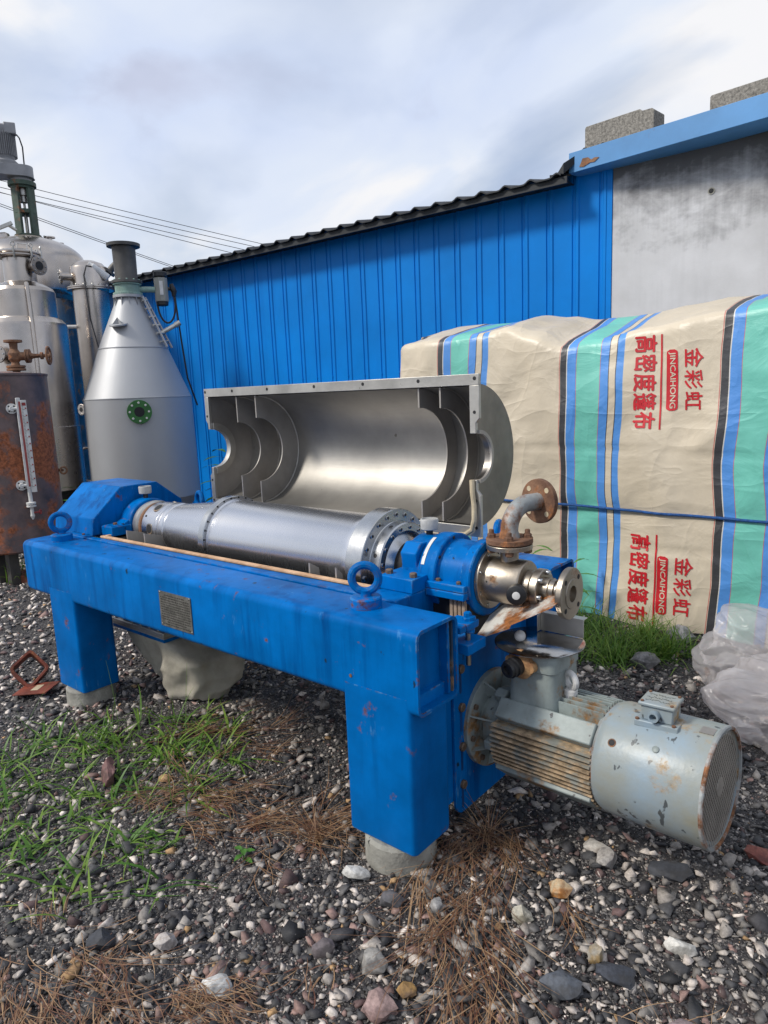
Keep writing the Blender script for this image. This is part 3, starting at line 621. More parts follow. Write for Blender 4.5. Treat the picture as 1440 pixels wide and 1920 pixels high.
# ---------------------------------------------------------------- gravel
def stone_proto(seed, n):
    r_ = random.Random(seed); bm = bmesh.new()
    for _ in range(n):
        v = Vector((r_.gauss(0, 1), r_.gauss(0, 1), r_.gauss(0, 1))).normalized()*r_.uniform(.62, 1.08); bm.verts.new(v)
    q = bmesh.ops.convex_hull(bm, input=bm.verts); bmesh.ops.delete(bm, geom=[g for g in q['geom_interior'] if isinstance(g, bmesh.types.BMVert)], context='VERTS')
    bm.verts.ensure_lookup_table(); bm.verts.index_update()
    V = np.array([v.co[:] for v in bm.verts]); F = np.array([[v.index for v in f.verts] for f in bm.faces]); bm.free()
    return V, F
PA = [stone_proto(i, 10) for i in range(26)]; PB = [stone_proto(50+i, 9) for i in range(18)]
SCOL = np.array([(.022, .023, .027), (.034, .034, .040), (.05, .052, .058), (.105, .104, .106), (.18, .172, .165), (.30, .282, .265), (.42, .385, .36), (.56, .52, .49), (.10, .064, .064), (.24, .16, .145), (.34, .22, .11)])
SPRB = np.array([.14, .13, .10, .11, .14, .14, .105, .06, .06, .055, .016])
def gravel(name, n, d0, d1, s0, s1, protos, mtl, sink=.25, power=1.0, clear=None):
    n = int(n*1.2); az = yaw + rng.uniform(-R(42), R(59), n); u = rng.uniform(0, 1, n)
    d = d0*(d1/d0)**u if power == 1.0 else np.sqrt(d0**2+(d1**2-d0**2)*u)
    X_ = 1.188 + np.sin(az)*d; Y_ = -1.496 + np.cos(az)*d
    sz = s0*(s1/s0)**(rng.uniform(0, 1, n)**2.1) * (1 + .05*np.minimum(d, 8))
    cols = np.array([1.05, 1.0, .95])*SCOL[rng.choice(len(SCOL), n, p=SPRB/SPRB.sum())]*rng.uniform(.85, 1.4, (n, 1))
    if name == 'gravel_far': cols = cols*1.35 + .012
    if name == 'gravel': cols *= np.where(rng.uniform(0, 1, (n, 1)) < .06, 1.25, 1)
    ids = rng.integers(0, len(protos), n)
    Vs, Fs, Cs, off = [], [], [], 0
    sc = np.c_[sz*rng.uniform(.8, 1.35, n), sz*rng.uniform(.6, 1.0, n), sz*rng.uniform(.32, .68, n)]
    a = rng.uniform(0, 2*PI, n); tx = rng.normal(0, .28, n); ty = rng.normal(0, .28, n)
    for i in range(n):
        V, F = protos[ids[i]]
        ca, sa = math.cos(a[i]), math.sin(a[i])
        P = V*sc[i]
        z = P[:, 2] + P[:, 0]*tx[i] + P[:, 1]*ty[i]
        x = P[:, 0]*ca - P[:, 1]*sa; y = P[:, 0]*sa + P[:, 1]*ca
        h = gh(X_[i], Y_[i])
        Vs.append(np.c_[x+X_[i], y+Y_[i], z + h + sc[i, 2]*(1-2*sink)])
        Fs.append(F+off); Cs.append(np.repeat(cols[i][None], len(V), 0)); off += len(V)
    V = np.concatenate(Vs).astype(np.float32); F = np.concatenate(Fs).astype(np.int32); Cc = np.concatenate(Cs)
    me = bpy.data.meshes.new(name); me.vertices.add(len(V)); me.vertices.foreach_set('co', V.ravel())
    me.loops.add(F.size); me.loops.foreach_set('vertex_index', F.ravel()); me.polygons.add(len(F))
    me.polygons.foreach_set('loop_start', np.arange(0, F.size, 3, dtype=np.int32)); me.update(calc_edges=True)
    at = me.color_attributes.new('stone', 'FLOAT_COLOR', 'POINT'); at.data.foreach_set('color', np.c_[Cc, np.ones(len(Cc))].astype(np.float32).ravel())
    me.materials.append(mtl); o = bpy.data.objects.new(name, me); COL.objects.link(o); return kind(o, 'stuff')
def stone_mat(name, colr=None, col2=None):
    m = bpy.data.materials.new(name); m.use_nodes = True; t = m.node_tree; b = t.nodes['Principled BSDF']
    tc = N(t, 'ShaderNodeTexCoord').outputs['Object']
    if colr is None:
        a = N(t, 'ShaderNodeVertexColor'); a.layer_name = 'stone'; base = a.outputs[0]
    else: base = mixc(t, ramp(t, [(.42, 0.0), (.6, 1.0)], noise_(t, tc, 16, 6, .65)), colr, col2 or tuple(x*.5 for x in colr))
    nf = noise_(t, tc, 90, 6, .65)
    c = mixc(t, 1.0, base, ramp(t, [(.25, .55), (.75, 1.3)], nf), 'MULTIPLY')
    c = mixc(t, math_(t, 'MULTIPLY', ramp(t, [(.5, 0.0), (.62, .6)], noise_(t, tc, 30, 5)), .5), c, (.05, .045, .042))
    t.links.new(c, b.inputs['Base Color']); b.inputs['Roughness'].default_value = .72
    bn = N(t, 'ShaderNodeBump'); bn.inputs['Strength'].default_value = .6; bn.inputs['Distance'].default_value = .002
    t.links.new(noise_(t, tc, 160, 6, .7), bn.inputs['Height']); t.links.new(bn.outputs[0], b.inputs['Normal']); return m
STONE = stone_mat('stone_mix')
gv = gravel('gravel', 32000, .75, 4.6, .0055, .025, PA, STONE, .36)
gv['label'] = 'mixed dark and pale gravel covering the yard'; 
gravel('grit', 46000, .75, 3.4, .0025, .0065, PB, STONE, .35)
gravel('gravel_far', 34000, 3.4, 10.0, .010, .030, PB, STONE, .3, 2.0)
big = gravel('gravel_lumps', 3000, .8, 5.5, .013, .040, PA, STONE, .3)
# notable stones, each a thing
def rock(x, y, s, colr, label, seed, col2=None, sc=(1, .8, .6), rz=None, cat='stone'):
    r_ = random.Random(seed); bm = bmesh.new()
    for _ in range(26):
        v = Vector((r_.gauss(0, 1), r_.gauss(0, 1), r_.gauss(0, 1))).normalized()*r_.uniform(.85, 1.03); bm.verts.new(v)
    bmesh.ops.convex_hull(bm, input=bm.verts)
    for v in list(bm.verts):
        if not v.link_faces: bm.verts.remove(v)
    bmesh.ops.subdivide_edges(bm, edges=bm.edges, cuts=2, use_grid_fill=True)
    for v in bm.verts: v.co += v.co.normalized()*(noise.noise(v.co*2.2+Vector((seed, 0, 0)))*.10 + noise.noise(v.co*6)*.035)
    for v in bm.verts: v.co = Vector((v.co.x*sc[0], v.co.y*sc[1], v.co.z*sc[2]))*s
    me = bpy.data.meshes.new('rock'); bm.to_mesh(me); bm.free(); me.shade_smooth(); me.set_sharp_from_angle(angle=R(28))
    me.materials.append(stone_mat('rock_%d' % seed, colr, col2))
    o = bpy.data.objects.new('rock', me); COL.objects.link(o); o.location = (x, y, gh(x, y)+s*sc[2]*.55); o.rotation_euler = (r_.uniform(-.2, .2), r_.uniform(-.2, .2), rz if rz is not None else r_.uniform(0, 6))
    return tag(o, label, cat, 'loose stones on the gravel')
WH = (.52, .50, .46); GR = (.17, .165, .165); SL = (.045, .048, .058); PK = (.36, .25, .23)
rock(.368, .215, .040, (.50, .40, .26), 'cream stone with orange rust stain in front of the motor', 1, (.38, .15, .03), (1.1, .8, .7), .5)
rock(.719, .206, .036, (.60, .58, .54), 'smooth whitish rounded stone lowest at the right of the gravel', 2, (.42, .40, .36), (1.25, .8, .7), .4)
rock(.186, -.408, .050, PK, 'large pinkish stone at the bottom edge right of centre', 3, (.22, .14, .13), (1, .9, .7), .3)
rock(.087, -.316, .043, (.36, .34, .31), 'grey lumpy stone just behind the large pinkish stone', 4, (.20, .19, .18), (1.15, .9, .7), .2)
rock(-.421, -.614, .036, (.46, .42, .39), 'pale rounded stone alone in the lower left gravel', 5, (.30, .26, .24), (1.0, .8, .75), 1)
rock(.801, .737, .045, (.26, .09, .065), 'brick red stone beside the fan grille', 6, (.18, .05, .04), (1.2, .8, .6), 0)
rock(-.015, -.104, .040, (.10, .095, .105), 'dark grey block stone with a tan corner below the front foot', 7, (.07, .07, .075), (1, .9, .7), .2)
rock(.524, -.102, .052, (.085, .095, .115), 'blue grey slate lump low between straw and right edge', 8, (.05, .055, .065), (1.2, .75, .6), .2)
rock(.216, -.331, .028, (.34, .20, .07), 'small ochre stone beside the large pinkish stone', 9, (.14, .08, .04), (1.1, .8, .8), .6)
rock(-1.348, -.27, .075, (.20, .105, .10), 'flat reddish brown stone standing in the green grass', 10, (.15, .075, .07), (1, .42, .95), -.5)
rock(-.179, -.082, .042, (.55, .54, .52), 'white angular stone beside the front concrete foot', 11, (.38, .37, .35), (1.25, .7, .65), .4)
rock(.384, .461, .046, (.48, .45, .41), 'long cream stone below the fan cover', 12, (.34, .30, .26), (1.25, .7, .6), .1)
rock(.43, .42, .046, (.40, .37, .34), 'cream and grey tilted stone next to the long cream stone', 13, (.22, .2, .19), (1, .7, .8), 1.4)
rock(.60, .50, .055, SL, 'flat black slate under the fan cover edge', 14, None, (1.4, .8, .35), .3)
rock(-.189, -.615, .05, (.60, .59, .57), 'chalky white crumbly stone in the brown straw at the bottom', 15, (.42, .41, .39), (1.2, .8, .5), .3)
rock(-.568, -.725, .045, SL, 'dark slate stone with smooth face at lower left', 16, None, (1, .9, .6), .6)
rock(.12, -.06, .034, (.42, .41, .40), 'upright pale splinter stone inside the dry straw', 17, None, (.6, .7, 1.1), .6)
rock(.62, .02, .046, (.05, .055, .07), 'black flat slate beside a striped oval stone', 18, None, (1.3, .9, .45), .5)
rock(.56, .035, .036, (.33, .31, .27), 'striped tan oval stone leaning on black slate', 19, (.36, .24, .10), (.7, .6, 1.0), .5)
rock(-.05, -.36, .040, (.15, .125, .13), 'purple grey stone left of the grey lumpy stone', 20, None, (1, .8, .6), .9)
rock(.02, 2.52, .10, (.36, .35, .34), 'pale grey boulder at the foot of the tarpaulin', 21, (.22, .21, .2), (1, .8, .7), .9)
rock(.80, -.05, .045, (.30, .23, .235), 'pinkish grey stone at the bottom right corner', 22, None, (1, .8, .7), .9)
rock(-.02, 2.05, .085, (.25, .24, .235), 'grey stone on the gravel between grass and motor', 23, None, (1, .8, .7), .2)
rock(.33, .06, .034, (.46, .43, .36), 'pale greenish tan stone right of the straw trail', 24, (.3, .27, .2), (1, .9, .8), .2)
# ---------------------------------------------------------------- grass
def leaf_mat(name, c1, c2, trans=.3):
    m = bpy.data.materials.new(name); m.use_nodes = True; t = m.node_tree; b = t.nodes['Principled BSDF']
    a = N(t, 'ShaderNodeVertexColor'); a.layer_name = 'tint'
    s = N(t, 'ShaderNodeSeparateColor'); t.links.new(a.outputs[0], s.inputs[0])
    c = mixc(t, s.outputs[0], c1, c2); t.links.new(c, b.inputs['Base Color']); b.inputs['Roughness'].default_value = .5
    tr = N(t, 'ShaderNodeBsdfTranslucent'); t.links.new(c, tr.inputs[0]); mx = N(t, 'ShaderNodeMixShader'); mx.inputs[0].default_value = trans
    t.links.new(b.outputs[0], mx.inputs[1]); t.links.new(tr.outputs[0], mx.inputs[2]); t.links.new(mx.outputs[0], t.nodes['Material Output'].inputs[0]); return m
GRASS = leaf_mat('grass_green', (.06, .17, .02), (.30, .44, .08), .4); DRY = leaf_mat('straw', (.13, .05, .028), (.50, .33, .18), .15)
def blades(name, m, spots, label=None, k='stuff'):
    """spots: (x, y, z, length, width, lean, azimuth, droop)"""
    V, F, C_ = [], [], []
    for (x, y, z, L, w, lean, az, droop, side) in spots:
        n = 6; base = len(V); tint = random.random()**1.3
        dx, dy = math.cos(az), math.sin(az); px, py = -dy, dx
        ang = lean; cx = cy = 0; h = 0; curl = random.uniform(-.25, .25)
        for i in range(n+1):
            tt = i/n; ww = w*(1-tt**1.6)*(.55+.9*min(tt*3, 1)*.5) + .0003
            off = side*tt*tt*L
            X_, Y_ = x+dx*cx+px*off, y+dy*cx+py*off
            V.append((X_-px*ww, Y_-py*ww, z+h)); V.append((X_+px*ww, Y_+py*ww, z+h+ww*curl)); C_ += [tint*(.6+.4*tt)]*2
            cx += math.sin(ang)*L/n; h += math.cos(ang)*L/n; ang += droop/n
            if z+h < gh(X_, Y_)+.004: h = gh(X_, Y_)+.004-z; ang = min(ang, PI/2)
        for i in range(n): a = base+2*i; F.append((a, a+1, a+3, a+2))
    me = bpy.data.meshes.new(name); me.from_pydata(V, [], F); at = me.color_attributes.new('tint', 'FLOAT_COLOR', 'POINT')
    at.data.foreach_set('color', np.array([(c, c, c, 1) for c in C_], np.float32).ravel()); me.materials.append(m); me.shade_smooth()
    o = bpy.data.objects.new(name, me); COL.objects.link(o); o['kind'] = k
    if label: o['label'] = label
    return o
def tufts(name, m, centres, per, L, w, lean, droop, spread, label):
    sp = []
    for (x, y, s) in centres:
        for _ in range(int(per*s*random.uniform(.6, 1.4))):
            a = random.uniform(0, 2*PI); q = abs(random.gauss(0, spread)); X_, Y_ = x+math.cos(a)*q, y+math.sin(a)*q
            sp.append((X_, Y_, gh(X_, Y_)-.004, random.uniform(*L)*s, random.uniform(*w), random.uniform(*lean), random.uniform(0, 2*PI), random.uniform(*droop), random.uniform(-.25, .25)))
    return blades(name, m, sp, label)
def scat(poly, n):
    xs_ = [p[0] for p in poly]; ys_ = [p[1] for p in poly]; o = []
    while len(o) < n:
        x, y = random.uniform(min(xs_), max(xs_)), random.uniform(min(ys_), max(ys_)); ins = False; j = len(poly)-1
        for i in range(len(poly)):
            (xi, yi), (xj, yj) = poly[i], poly[j]
            if (yi > y) != (yj > y) and x < (xj-xi)*(y-yi)/(yj-yi)+xi: ins = not ins
            j = i
        if ins: o.append((x, y))
    return o
GP = [(-1.93, -.46), (-1.96, -.31), (-1.79, .07), (-1.47, .40), (-1.08, .26), (-.95, -.05), (-.82, -.29), (-.72, -.46), (-.70, -.56), (-.92, -.7), (-1.12, -.78), (-1.6, -.75)]
cs = [(x, y, random.uniform(.7, 1.15)) for x, y in scat(GP, 60)] + [(-.66, -.53, 1.3), (-.86, -.69, 1.2), (-1.27, .02, 1.2), (-1.15, .12, 1.2), (-1.05, .1, 1.1), (-1.0, -.15, 1.2), (-.80, -.36, 1.1)]
tufts('grass', GRASS, cs, 11, (.07, .22), (.0024, .0070), (.4, 1.45), (.4, 1.8), .045, 'green grass tufts growing through the gravel in front of the blue frame')
sp = [(x, y, gh(x, y), random.uniform(.16, .36), .0011, random.uniform(.05, .6), random.uniform(0, 6.3), random.uniform(.05, .5), random.uniform(-.1, .1)) for x, y in scat(GP, 55)]
blades('grass_stems', GRASS, sp, 'thin seeding grass stems above the green tufts')
G2 = [(-.62, 2.50), (-.28, 2.55), (.04, 2.58), (.12, 2.25), (-.06, 1.98), (-.29, 1.90), (-.60, 2.25)]
tufts('grass', GRASS, [(x, y, random.uniform(.8, 1.3)) for x, y in scat(G2, 62)], 19, (.08, .24), (.0022, .0052), (.15, 1.2), (.2, 1.6), .05, 'thick green grass along the foot of the tarpaulin')
tufts('grass', GRASS, [(-7.3, 2.1, 1.6), (-6.9, 1.7, 1.4), (-7.0, 2.4, 1.6), (-5.0, 1.7, 1.3), (-4.3, 1.6, 1.2), (-3.9, 2.0, 1.2), (-3.3, 3.3, 1.6), (-4.2, 3.4, 1.6), (-5.0, 3.6, 1.5)] + [(x, y, 1.5) for x, y in scat([(-6.2, .9), (-4.3, .9), (-4.5, 2.2), (-6, 2.4)], 14)], 16, (.1, .22), (.003, .007), (.1, 1.0), (.2, 1.4), .1, 'weedy grass around the tanks')
def mat_of_straw(poly, n, az0, azv, L, label):
    sp = []
    for x, y in scat(poly, max(4, n//8)):
        a0 = random.gauss(az0, azv); l0 = random.uniform(*L); le = random.uniform(1.25, 1.6)
        for _ in range(random.randint(6, 16)):
            X_, Y_ = x+random.gauss(0, .030), y+random.gauss(0, .030)
            sp.append((X_, Y_, gh(X_, Y_)+random.uniform(.006, .030), l0*random.uniform(.5, 1.2), random.uniform(.0008, .0018), le+random.gauss(0, .12), a0+random.gauss(0, .20), random.uniform(-.2, .5), random.gauss(0, .42)))
    blades('dry_straw', DRY, sp, label)
mat_of_straw([(-.10, .12), (.0, .40), (.16, .34), (.20, .10), (.30, -.05), (.47, -.22), (.39, -.33), (.22, -.22), (.10, -.10)], 330, -1.0, .45, (.12, .34), 'dry brown straw trailing from the front foot')
mat_of_straw([(-.80, -.96), (-.63, -.80), (-.46, -.74), (-.28, -.82), (-.40, -1.05)], 150, -.1, .5, (.10, .3), 'dry reddish straw in the bottom left corner')
mat_of_straw([(-.62, -.07), (-.48, .19), (-.30, .07), (-.31, -.17), (-.53, -.22)], 110, .5, 1.1, (.08, .24), 'brown straw left of the front foot')
mat_of_straw([(-1.47, .45), (-1.19, .52), (-.92, .37), (-.90, .12), (-1.3, -.05), (-1.69, .01)], 150, .3, .8, (.08, .24), 'brown straw below the machine')
mat_of_straw([(-.27, -.68), (-.14, -.58), (-.06, -.65), (-.18, -.76)], 130, .2, .7, (.05, .16), 'brown straw around the chalky stone')
mat_of_straw([(-1.12, .02), (-.69, .05), (-.50, .0), (-.70, -.25), (-1.2, -.4)], 260, .2, .5, (.06, .22), 'brown straw among the grass')
mat_of_straw([(-.9, -1.0), (-.3, .3), (1.1, .6), (1.0, -.6), (.2, -1.1)], 130, .5, 2.0, (.05, .2), 'single straws strewn over the gravel')
sp = []
for cx_, cy_ in ((-.42, -.02), (.05, .33)):
    for _ in range(60): sp.append((cx_+random.gauss(0, .012), cy_+random.gauss(0, .012), gh(cx_, cy_), random.uniform(.08, .2), .0013, random.uniform(.5, 1.3), random.uniform(0, 6.3), random.uniform(.2, .9), 0))
blades('dry_straw', DRY, sp, 'dry straw tufts beside the front foot')
def weed(x, y, h, n, label, lw=.013, seed=1):
    r_ = random.Random(seed); t_ = thing('weed', label, 'weed', (x, y, gh(x, y)))
    b = MB(); z0 = gh(x, y); b.tube([(x, y, z0-.01), (x+.01*h, y, z0+h*.5), (x, y+.02*h, z0+h)], [.0025, .002, .001], 6); b.done('stem', GRN, t_)
    b = MB()
    for i in range(n):
        f = .25+.75*i/n; a = i*2.4; L = h*(.5-.2*f)+.02; d = Vector((math.cos(a), math.sin(a), .5)); s_ = Vector((-math.sin(a), math.cos(a), 0)); o = Vector((x, y, z0+h*f))
        b.grid([[o + d*L*t - s_*lw*math.sin(PI*t)*(1 if t < .99 else 0) - Vector((0, 0, .5*L*t*t)) - s_*.0004, o + d*L*t + Vector((0, 0, -.5*L*t*t-.002)), o + d*L*t + s_*lw*math.sin(PI*t) - Vector((0, 0, .5*L*t*t)) + s_*.0004] for t in (0, .25, .5, .75, 1)], False)
    b.done('leaves', GRN, t_, sharp=180)
GRN = mat('weed_leaf', (.075, .20, .03), .5, 0, .3, 30)
weed(-.54, -.24, .055, 6, 'small broad leaved seedling alone on the gravel', .010, 1)
weed(-6.0, 1.75, .75, 14, 'tall weed standing at the foot of the rusty tank', .03, 2)
weed(-5.7, 3.75, .9, 18, 'leafy weed between the cone hopper and the steel cover', .05, 3)
weed(-.9, 2.45, .5, 14, 'leafy weed against the blue stripes of the tarpaulin', .016, 4)
weed(-.62, 2.46, .42, 12, 'slim weed before the green tarpaulin stripe', .014, 5)

# ================================================================ shed and concrete building
WA, WB = Vector((-7.563, 4.326, 0)), Vector((-1.225, 4.493, 0)); wd = (WB-WA).normalized(); wn = Vector((wd.y, -wd.x, 0))   # wn faces the yard
def wp(s, off, z): return WB + wd*s + wn*off + Vector((0, 0, z))
shed = thing('sheet_metal_shed', 'long low shed clad in bright blue corrugated sheet under dark roof', 'shed', wp(-6, 0, 0))
b = MB(); top, bot = [], []; s = -13.5; P = .242; cols_ = []
while s < -.012:
    for ds, of_ in ((0, 0), (.085, 0), (.092, -.010), (.100, -.010), (.107, 0), (.118, 0), (.128, .012), (.150, .012), (.160, 0)):
        if s+ds < -.004: cols_.append((s+ds, of_))
    s += P
cols_.append((-.004, 0))
rows = []
for z in (-.05, .8, 1.6, 2.4, 3.27):
    rows.append([wp(q, of_ + noise.noise(Vector((q*1.3, z, 2)))*.010 + noise.noise(Vector((q*4, z*2.5, 8)))*.003, z) for q, of_ in cols_])
b.grid(rows, False); b.done('wall_cladding', SHEET, shed, sharp=20)
b = MB(); b.box(-.03, .03, -.006, .034, 0, 3.26, Matrix.Translation(wp(-.02, 0, 0)) @ Matrix.Rotation(math.atan2(wd.y, wd.x), 4, 'Z')); b.done('corner_trim', SHEET, shed, bevel=.003)
b = MB(); b.grid([[wp(q, -.02, z) for q in (-13.5, -.03)] for z in (-.05, 3.25)], False); b.done('inner_wall', DARK, shed)
for s_ in np.arange(-5.2, -1.4, .242):
    z_ = 1.62 + .0
    o = bolt(shed, wp(s_+.02, .002, 1.70), wn, .008, .006, SHEET, 'screw', 8)
# roof sheet with a scalloped drip edge
b = MB(); rows = []
qs = np.arange(-13.6, -.30, .02)
def rz(q): 
    ph = (q/.24) % 1.0; return .030*max(0, math.cos((ph-.5)*2*PI*.9))**2.2
for off, zb in ((.30, 3.205), (-.2, 3.30), (-1.8, 3.55), (-4, 3.9)):
    rows.append([wp(q, off + .012*noise.noise(Vector((q*.8, 0, 0))), zb + rz(q) + .012*noise.noise(Vector((q*.5, 3, 1)))) for q in qs])
lo = [v + Vector((0, 0, -.012)) for v in rows[0]]
lo2 = [Vector((v.x, v.y, 3.185)) - wn*.31 for v in rows[0]]
b.grid([lo2, lo] + rows, False); b.done('roof', ROOFM, shed, sharp=50)
MB().box(-13.6, -.28, .235, .262, 3.145, 3.20, Matrix.Translation(WB) @ Matrix.Rotation(math.atan2(wd.y, wd.x), 4, 'Z') @ Matrix.Scale(-1, 4, (0, 1, 0))).done('eave_batten', ROOFM, shed)
# concrete building
def plaster():
    m = bpy.data.materials.new('stained_plaster'); m.use_nodes = True; t = m.node_tree; b = t.nodes['Principled BSDF']
    tc = N(t, 'ShaderNodeTexCoord').outputs['Object']; sp = N(t, 'ShaderNodeSeparateXYZ'); t.links.new(tc, sp.inputs[0])
    c = mixc(t, ramp(t, [(.3, 0.0), (.7, 1.0)], noise_(t, tc, 2.2, 7, .6)), (.47, .47, .48), (.60, .60, .62))
    c = mixc(t, math_(t, 'MULTIPLY', ramp(t, [(.5, 0.0), (.7, 1.0)], noise_(t, mapv(t, tc, (9, 9, .8)), 1, 5)), .18), c, (.33, .33, .34))
    # dark top mixes black mould with eave shade painted into the colour, ragged edge
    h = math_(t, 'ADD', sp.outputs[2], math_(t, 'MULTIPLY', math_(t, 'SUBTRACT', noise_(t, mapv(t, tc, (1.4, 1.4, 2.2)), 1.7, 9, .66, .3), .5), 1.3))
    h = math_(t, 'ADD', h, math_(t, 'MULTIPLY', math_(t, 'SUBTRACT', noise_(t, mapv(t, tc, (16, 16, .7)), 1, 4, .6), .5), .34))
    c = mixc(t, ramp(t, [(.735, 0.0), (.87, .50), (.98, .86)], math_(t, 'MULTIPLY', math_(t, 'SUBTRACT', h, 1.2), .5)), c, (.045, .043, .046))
    t.links.new(c, b.inputs['Base Color']); b.inputs['Roughness'].default_value = .85
    bn = N(t, 'ShaderNodeBump'); bn.inputs['Strength'].default_value = .25; bn.inputs['Distance'].default_value = .004
    t.links.new(noise_(t, tc, 45, 6, .65), bn.inputs['Height']); t.links.new(bn.outputs[0], b.inputs['Normal']); return m
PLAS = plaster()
cb = thing('plastered_building', 'grey plastered building wall with black mould under a pale blue eave', 'building', wp(2, 0, 0))
RW = Matrix.Translation(WB) @ Matrix.Rotation(math.atan2(wd.y, wd.x), 4, 'Z')
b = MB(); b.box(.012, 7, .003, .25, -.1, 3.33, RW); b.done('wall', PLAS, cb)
q = wp(.78, .001, 2.92); bolt(cb, q, wn, .018, .004, DARK, 'hole', 14)
bolt(cb, q-wn*.001, wn, .026, .003, CONC, 'hole_rim', 14)
F0, F1, F2, F3 = Vector((-1.535, 4.34, 3.40)), Vector((1.0, 4.07, 3.40)), Vector((-1.535, 4.34, 3.245)), Vector((1.0, 4.07, 3.245))
fd = (F1-F0).normalized(); fn = Vector((fd.y, -fd.x, 0))
b = MB(); Lf = 4.2
b.prism([F2, F2+Vector((0, 0, .160)), F2+Vector((0, 0, .160))-fn*.02, F2+Vector((0, 0, .012))-fn*.02, F2+Vector((0, 0, .012))-fn*.30, F2-fn*.30], fd*Lf)
fa = b.done('fascia', FASCIA, cb, bevel=.003)
b = MB(); b.prism([F2+fd*.1-fn*.021+Vector((0, 0, .013)), F2+fd*.1-fn*.021+Vector((0, 0, .155)), F2+fd*.1-fn*2.5+Vector((0, 0, .45)), F2+fd*.1-fn*2.5+Vector((0, 0, .25))], fd*(Lf-.1)); b.done('roof_slab', ROOFM, cb)
pts = [F2 + fd*d - fn*(-.003) + Vector((0, 0, h)) for d, h in ((.10, .03), (.14, .022), (.20, .04), (.24, .036), (.28, .062), (.24, .07), (.21, .06), (.18, .085), (.13, .088), (.115, .055))]
MB().prism(pts, fn*.0025).done('rust_hole', RUST, fa)
b = MB(); rr = random.Random(2)
pts = [Vector((-1.66, 4.24, 3.23)), Vector((-1.60, 4.25, 3.25)), Vector((-1.54, 4.25, 3.30)), Vector((-1.47, 4.35, 3.395)), Vector((-1.41, 4.36, 3.415)), Vector((-1.34, 4.36, 3.395)), Vector((-1.25, 4.35, 3.415)), Vector((-1.20, 4.35, 3.40))]
b.grid([[p + Vector((0, 0, -.07)) for p in pts], [p + Vector((0, 0, .012*(-1)**i)) for i, p in enumerate(pts)], [p - wn*.5 + Vector((0, 0, .1)) for p in pts]], False); b.done('bent_flashing', ROOFM, shed, smooth=False)
def block(cx, off, z, L, h, label, seed, notch=False):
    b = MB(); p = [(-L/2, 0), (L/2-(.10 if notch else 0), 0), (L/2, 0), (L/2, h*.86), (L/2-.02, h*.92), (L/2-.10, h*.93), (L/2-.12, h), (-L/2+.01, h), (-L/2, h-.015)] if notch else [(-L/2, 0), (L/2, 0), (L/2, h), (-L/2+.01, h), (-L/2, h-.012)]
    O = F0 + fd*cx - fn*off + Vector((0, 0, z-3.40))
    b.prism([fd*x + Vector((0, 0, q)) for x, q in p], -fn*.19)
    o = b.done('concrete_block', BLOCK, None, bevel=.006); o.location = O; return tag(o, label, 'block', 'concrete blocks on the roof edge')
block(.355, .16, 3.37, .60, .26, 'grey breeze block with a stepped end above the blue wall corner', 1, True)
block(1.62, .16, 3.37, 1.08, .19, 'long grey breeze block at the right edge of the roof', 2)
# ================================================================ tarpaulin stack
def k_(x): return 1.188 + (x-1.188)*.9905
YT = 2.68; XL = -2.165
HC = [(-3.4, 1.86), (-2.2, 1.85), (-1.75, 1.86), (-1.40, 1.875), (-1.22, 1.895), (-1.02, 1.83), (-.82, 1.745), (-.6, 1.77), (-.23, 1.82), (.12, 1.865), (.4, 1.88), (1.4, 1.90), (3, 1.9)]
def H(u):
    for (a, ha), (c, hc) in zip(HC, HC[1:]):
        if a <= u <= c: q = (u-a)/(c-a); q = q*q*(3-2*q); return ha+(hc-ha)*q
    return HC[-1][1] if u > 0 else HC[0][1]
def wob(u, s): return .030*noise.noise(Vector((u*.45, s*1.5, 20)))*min(1, max(0, s)*3) - .045*max(0, .75-s)**1.3 + .012*noise.noise(Vector((u*1.2, s*3.5, 30)))
def tarp(u, s, off=0.0, keep=False):
    if keep: u = u - wob(u, s)
    P = tarp0(u, s, off); P.x += wob(u, s); return P
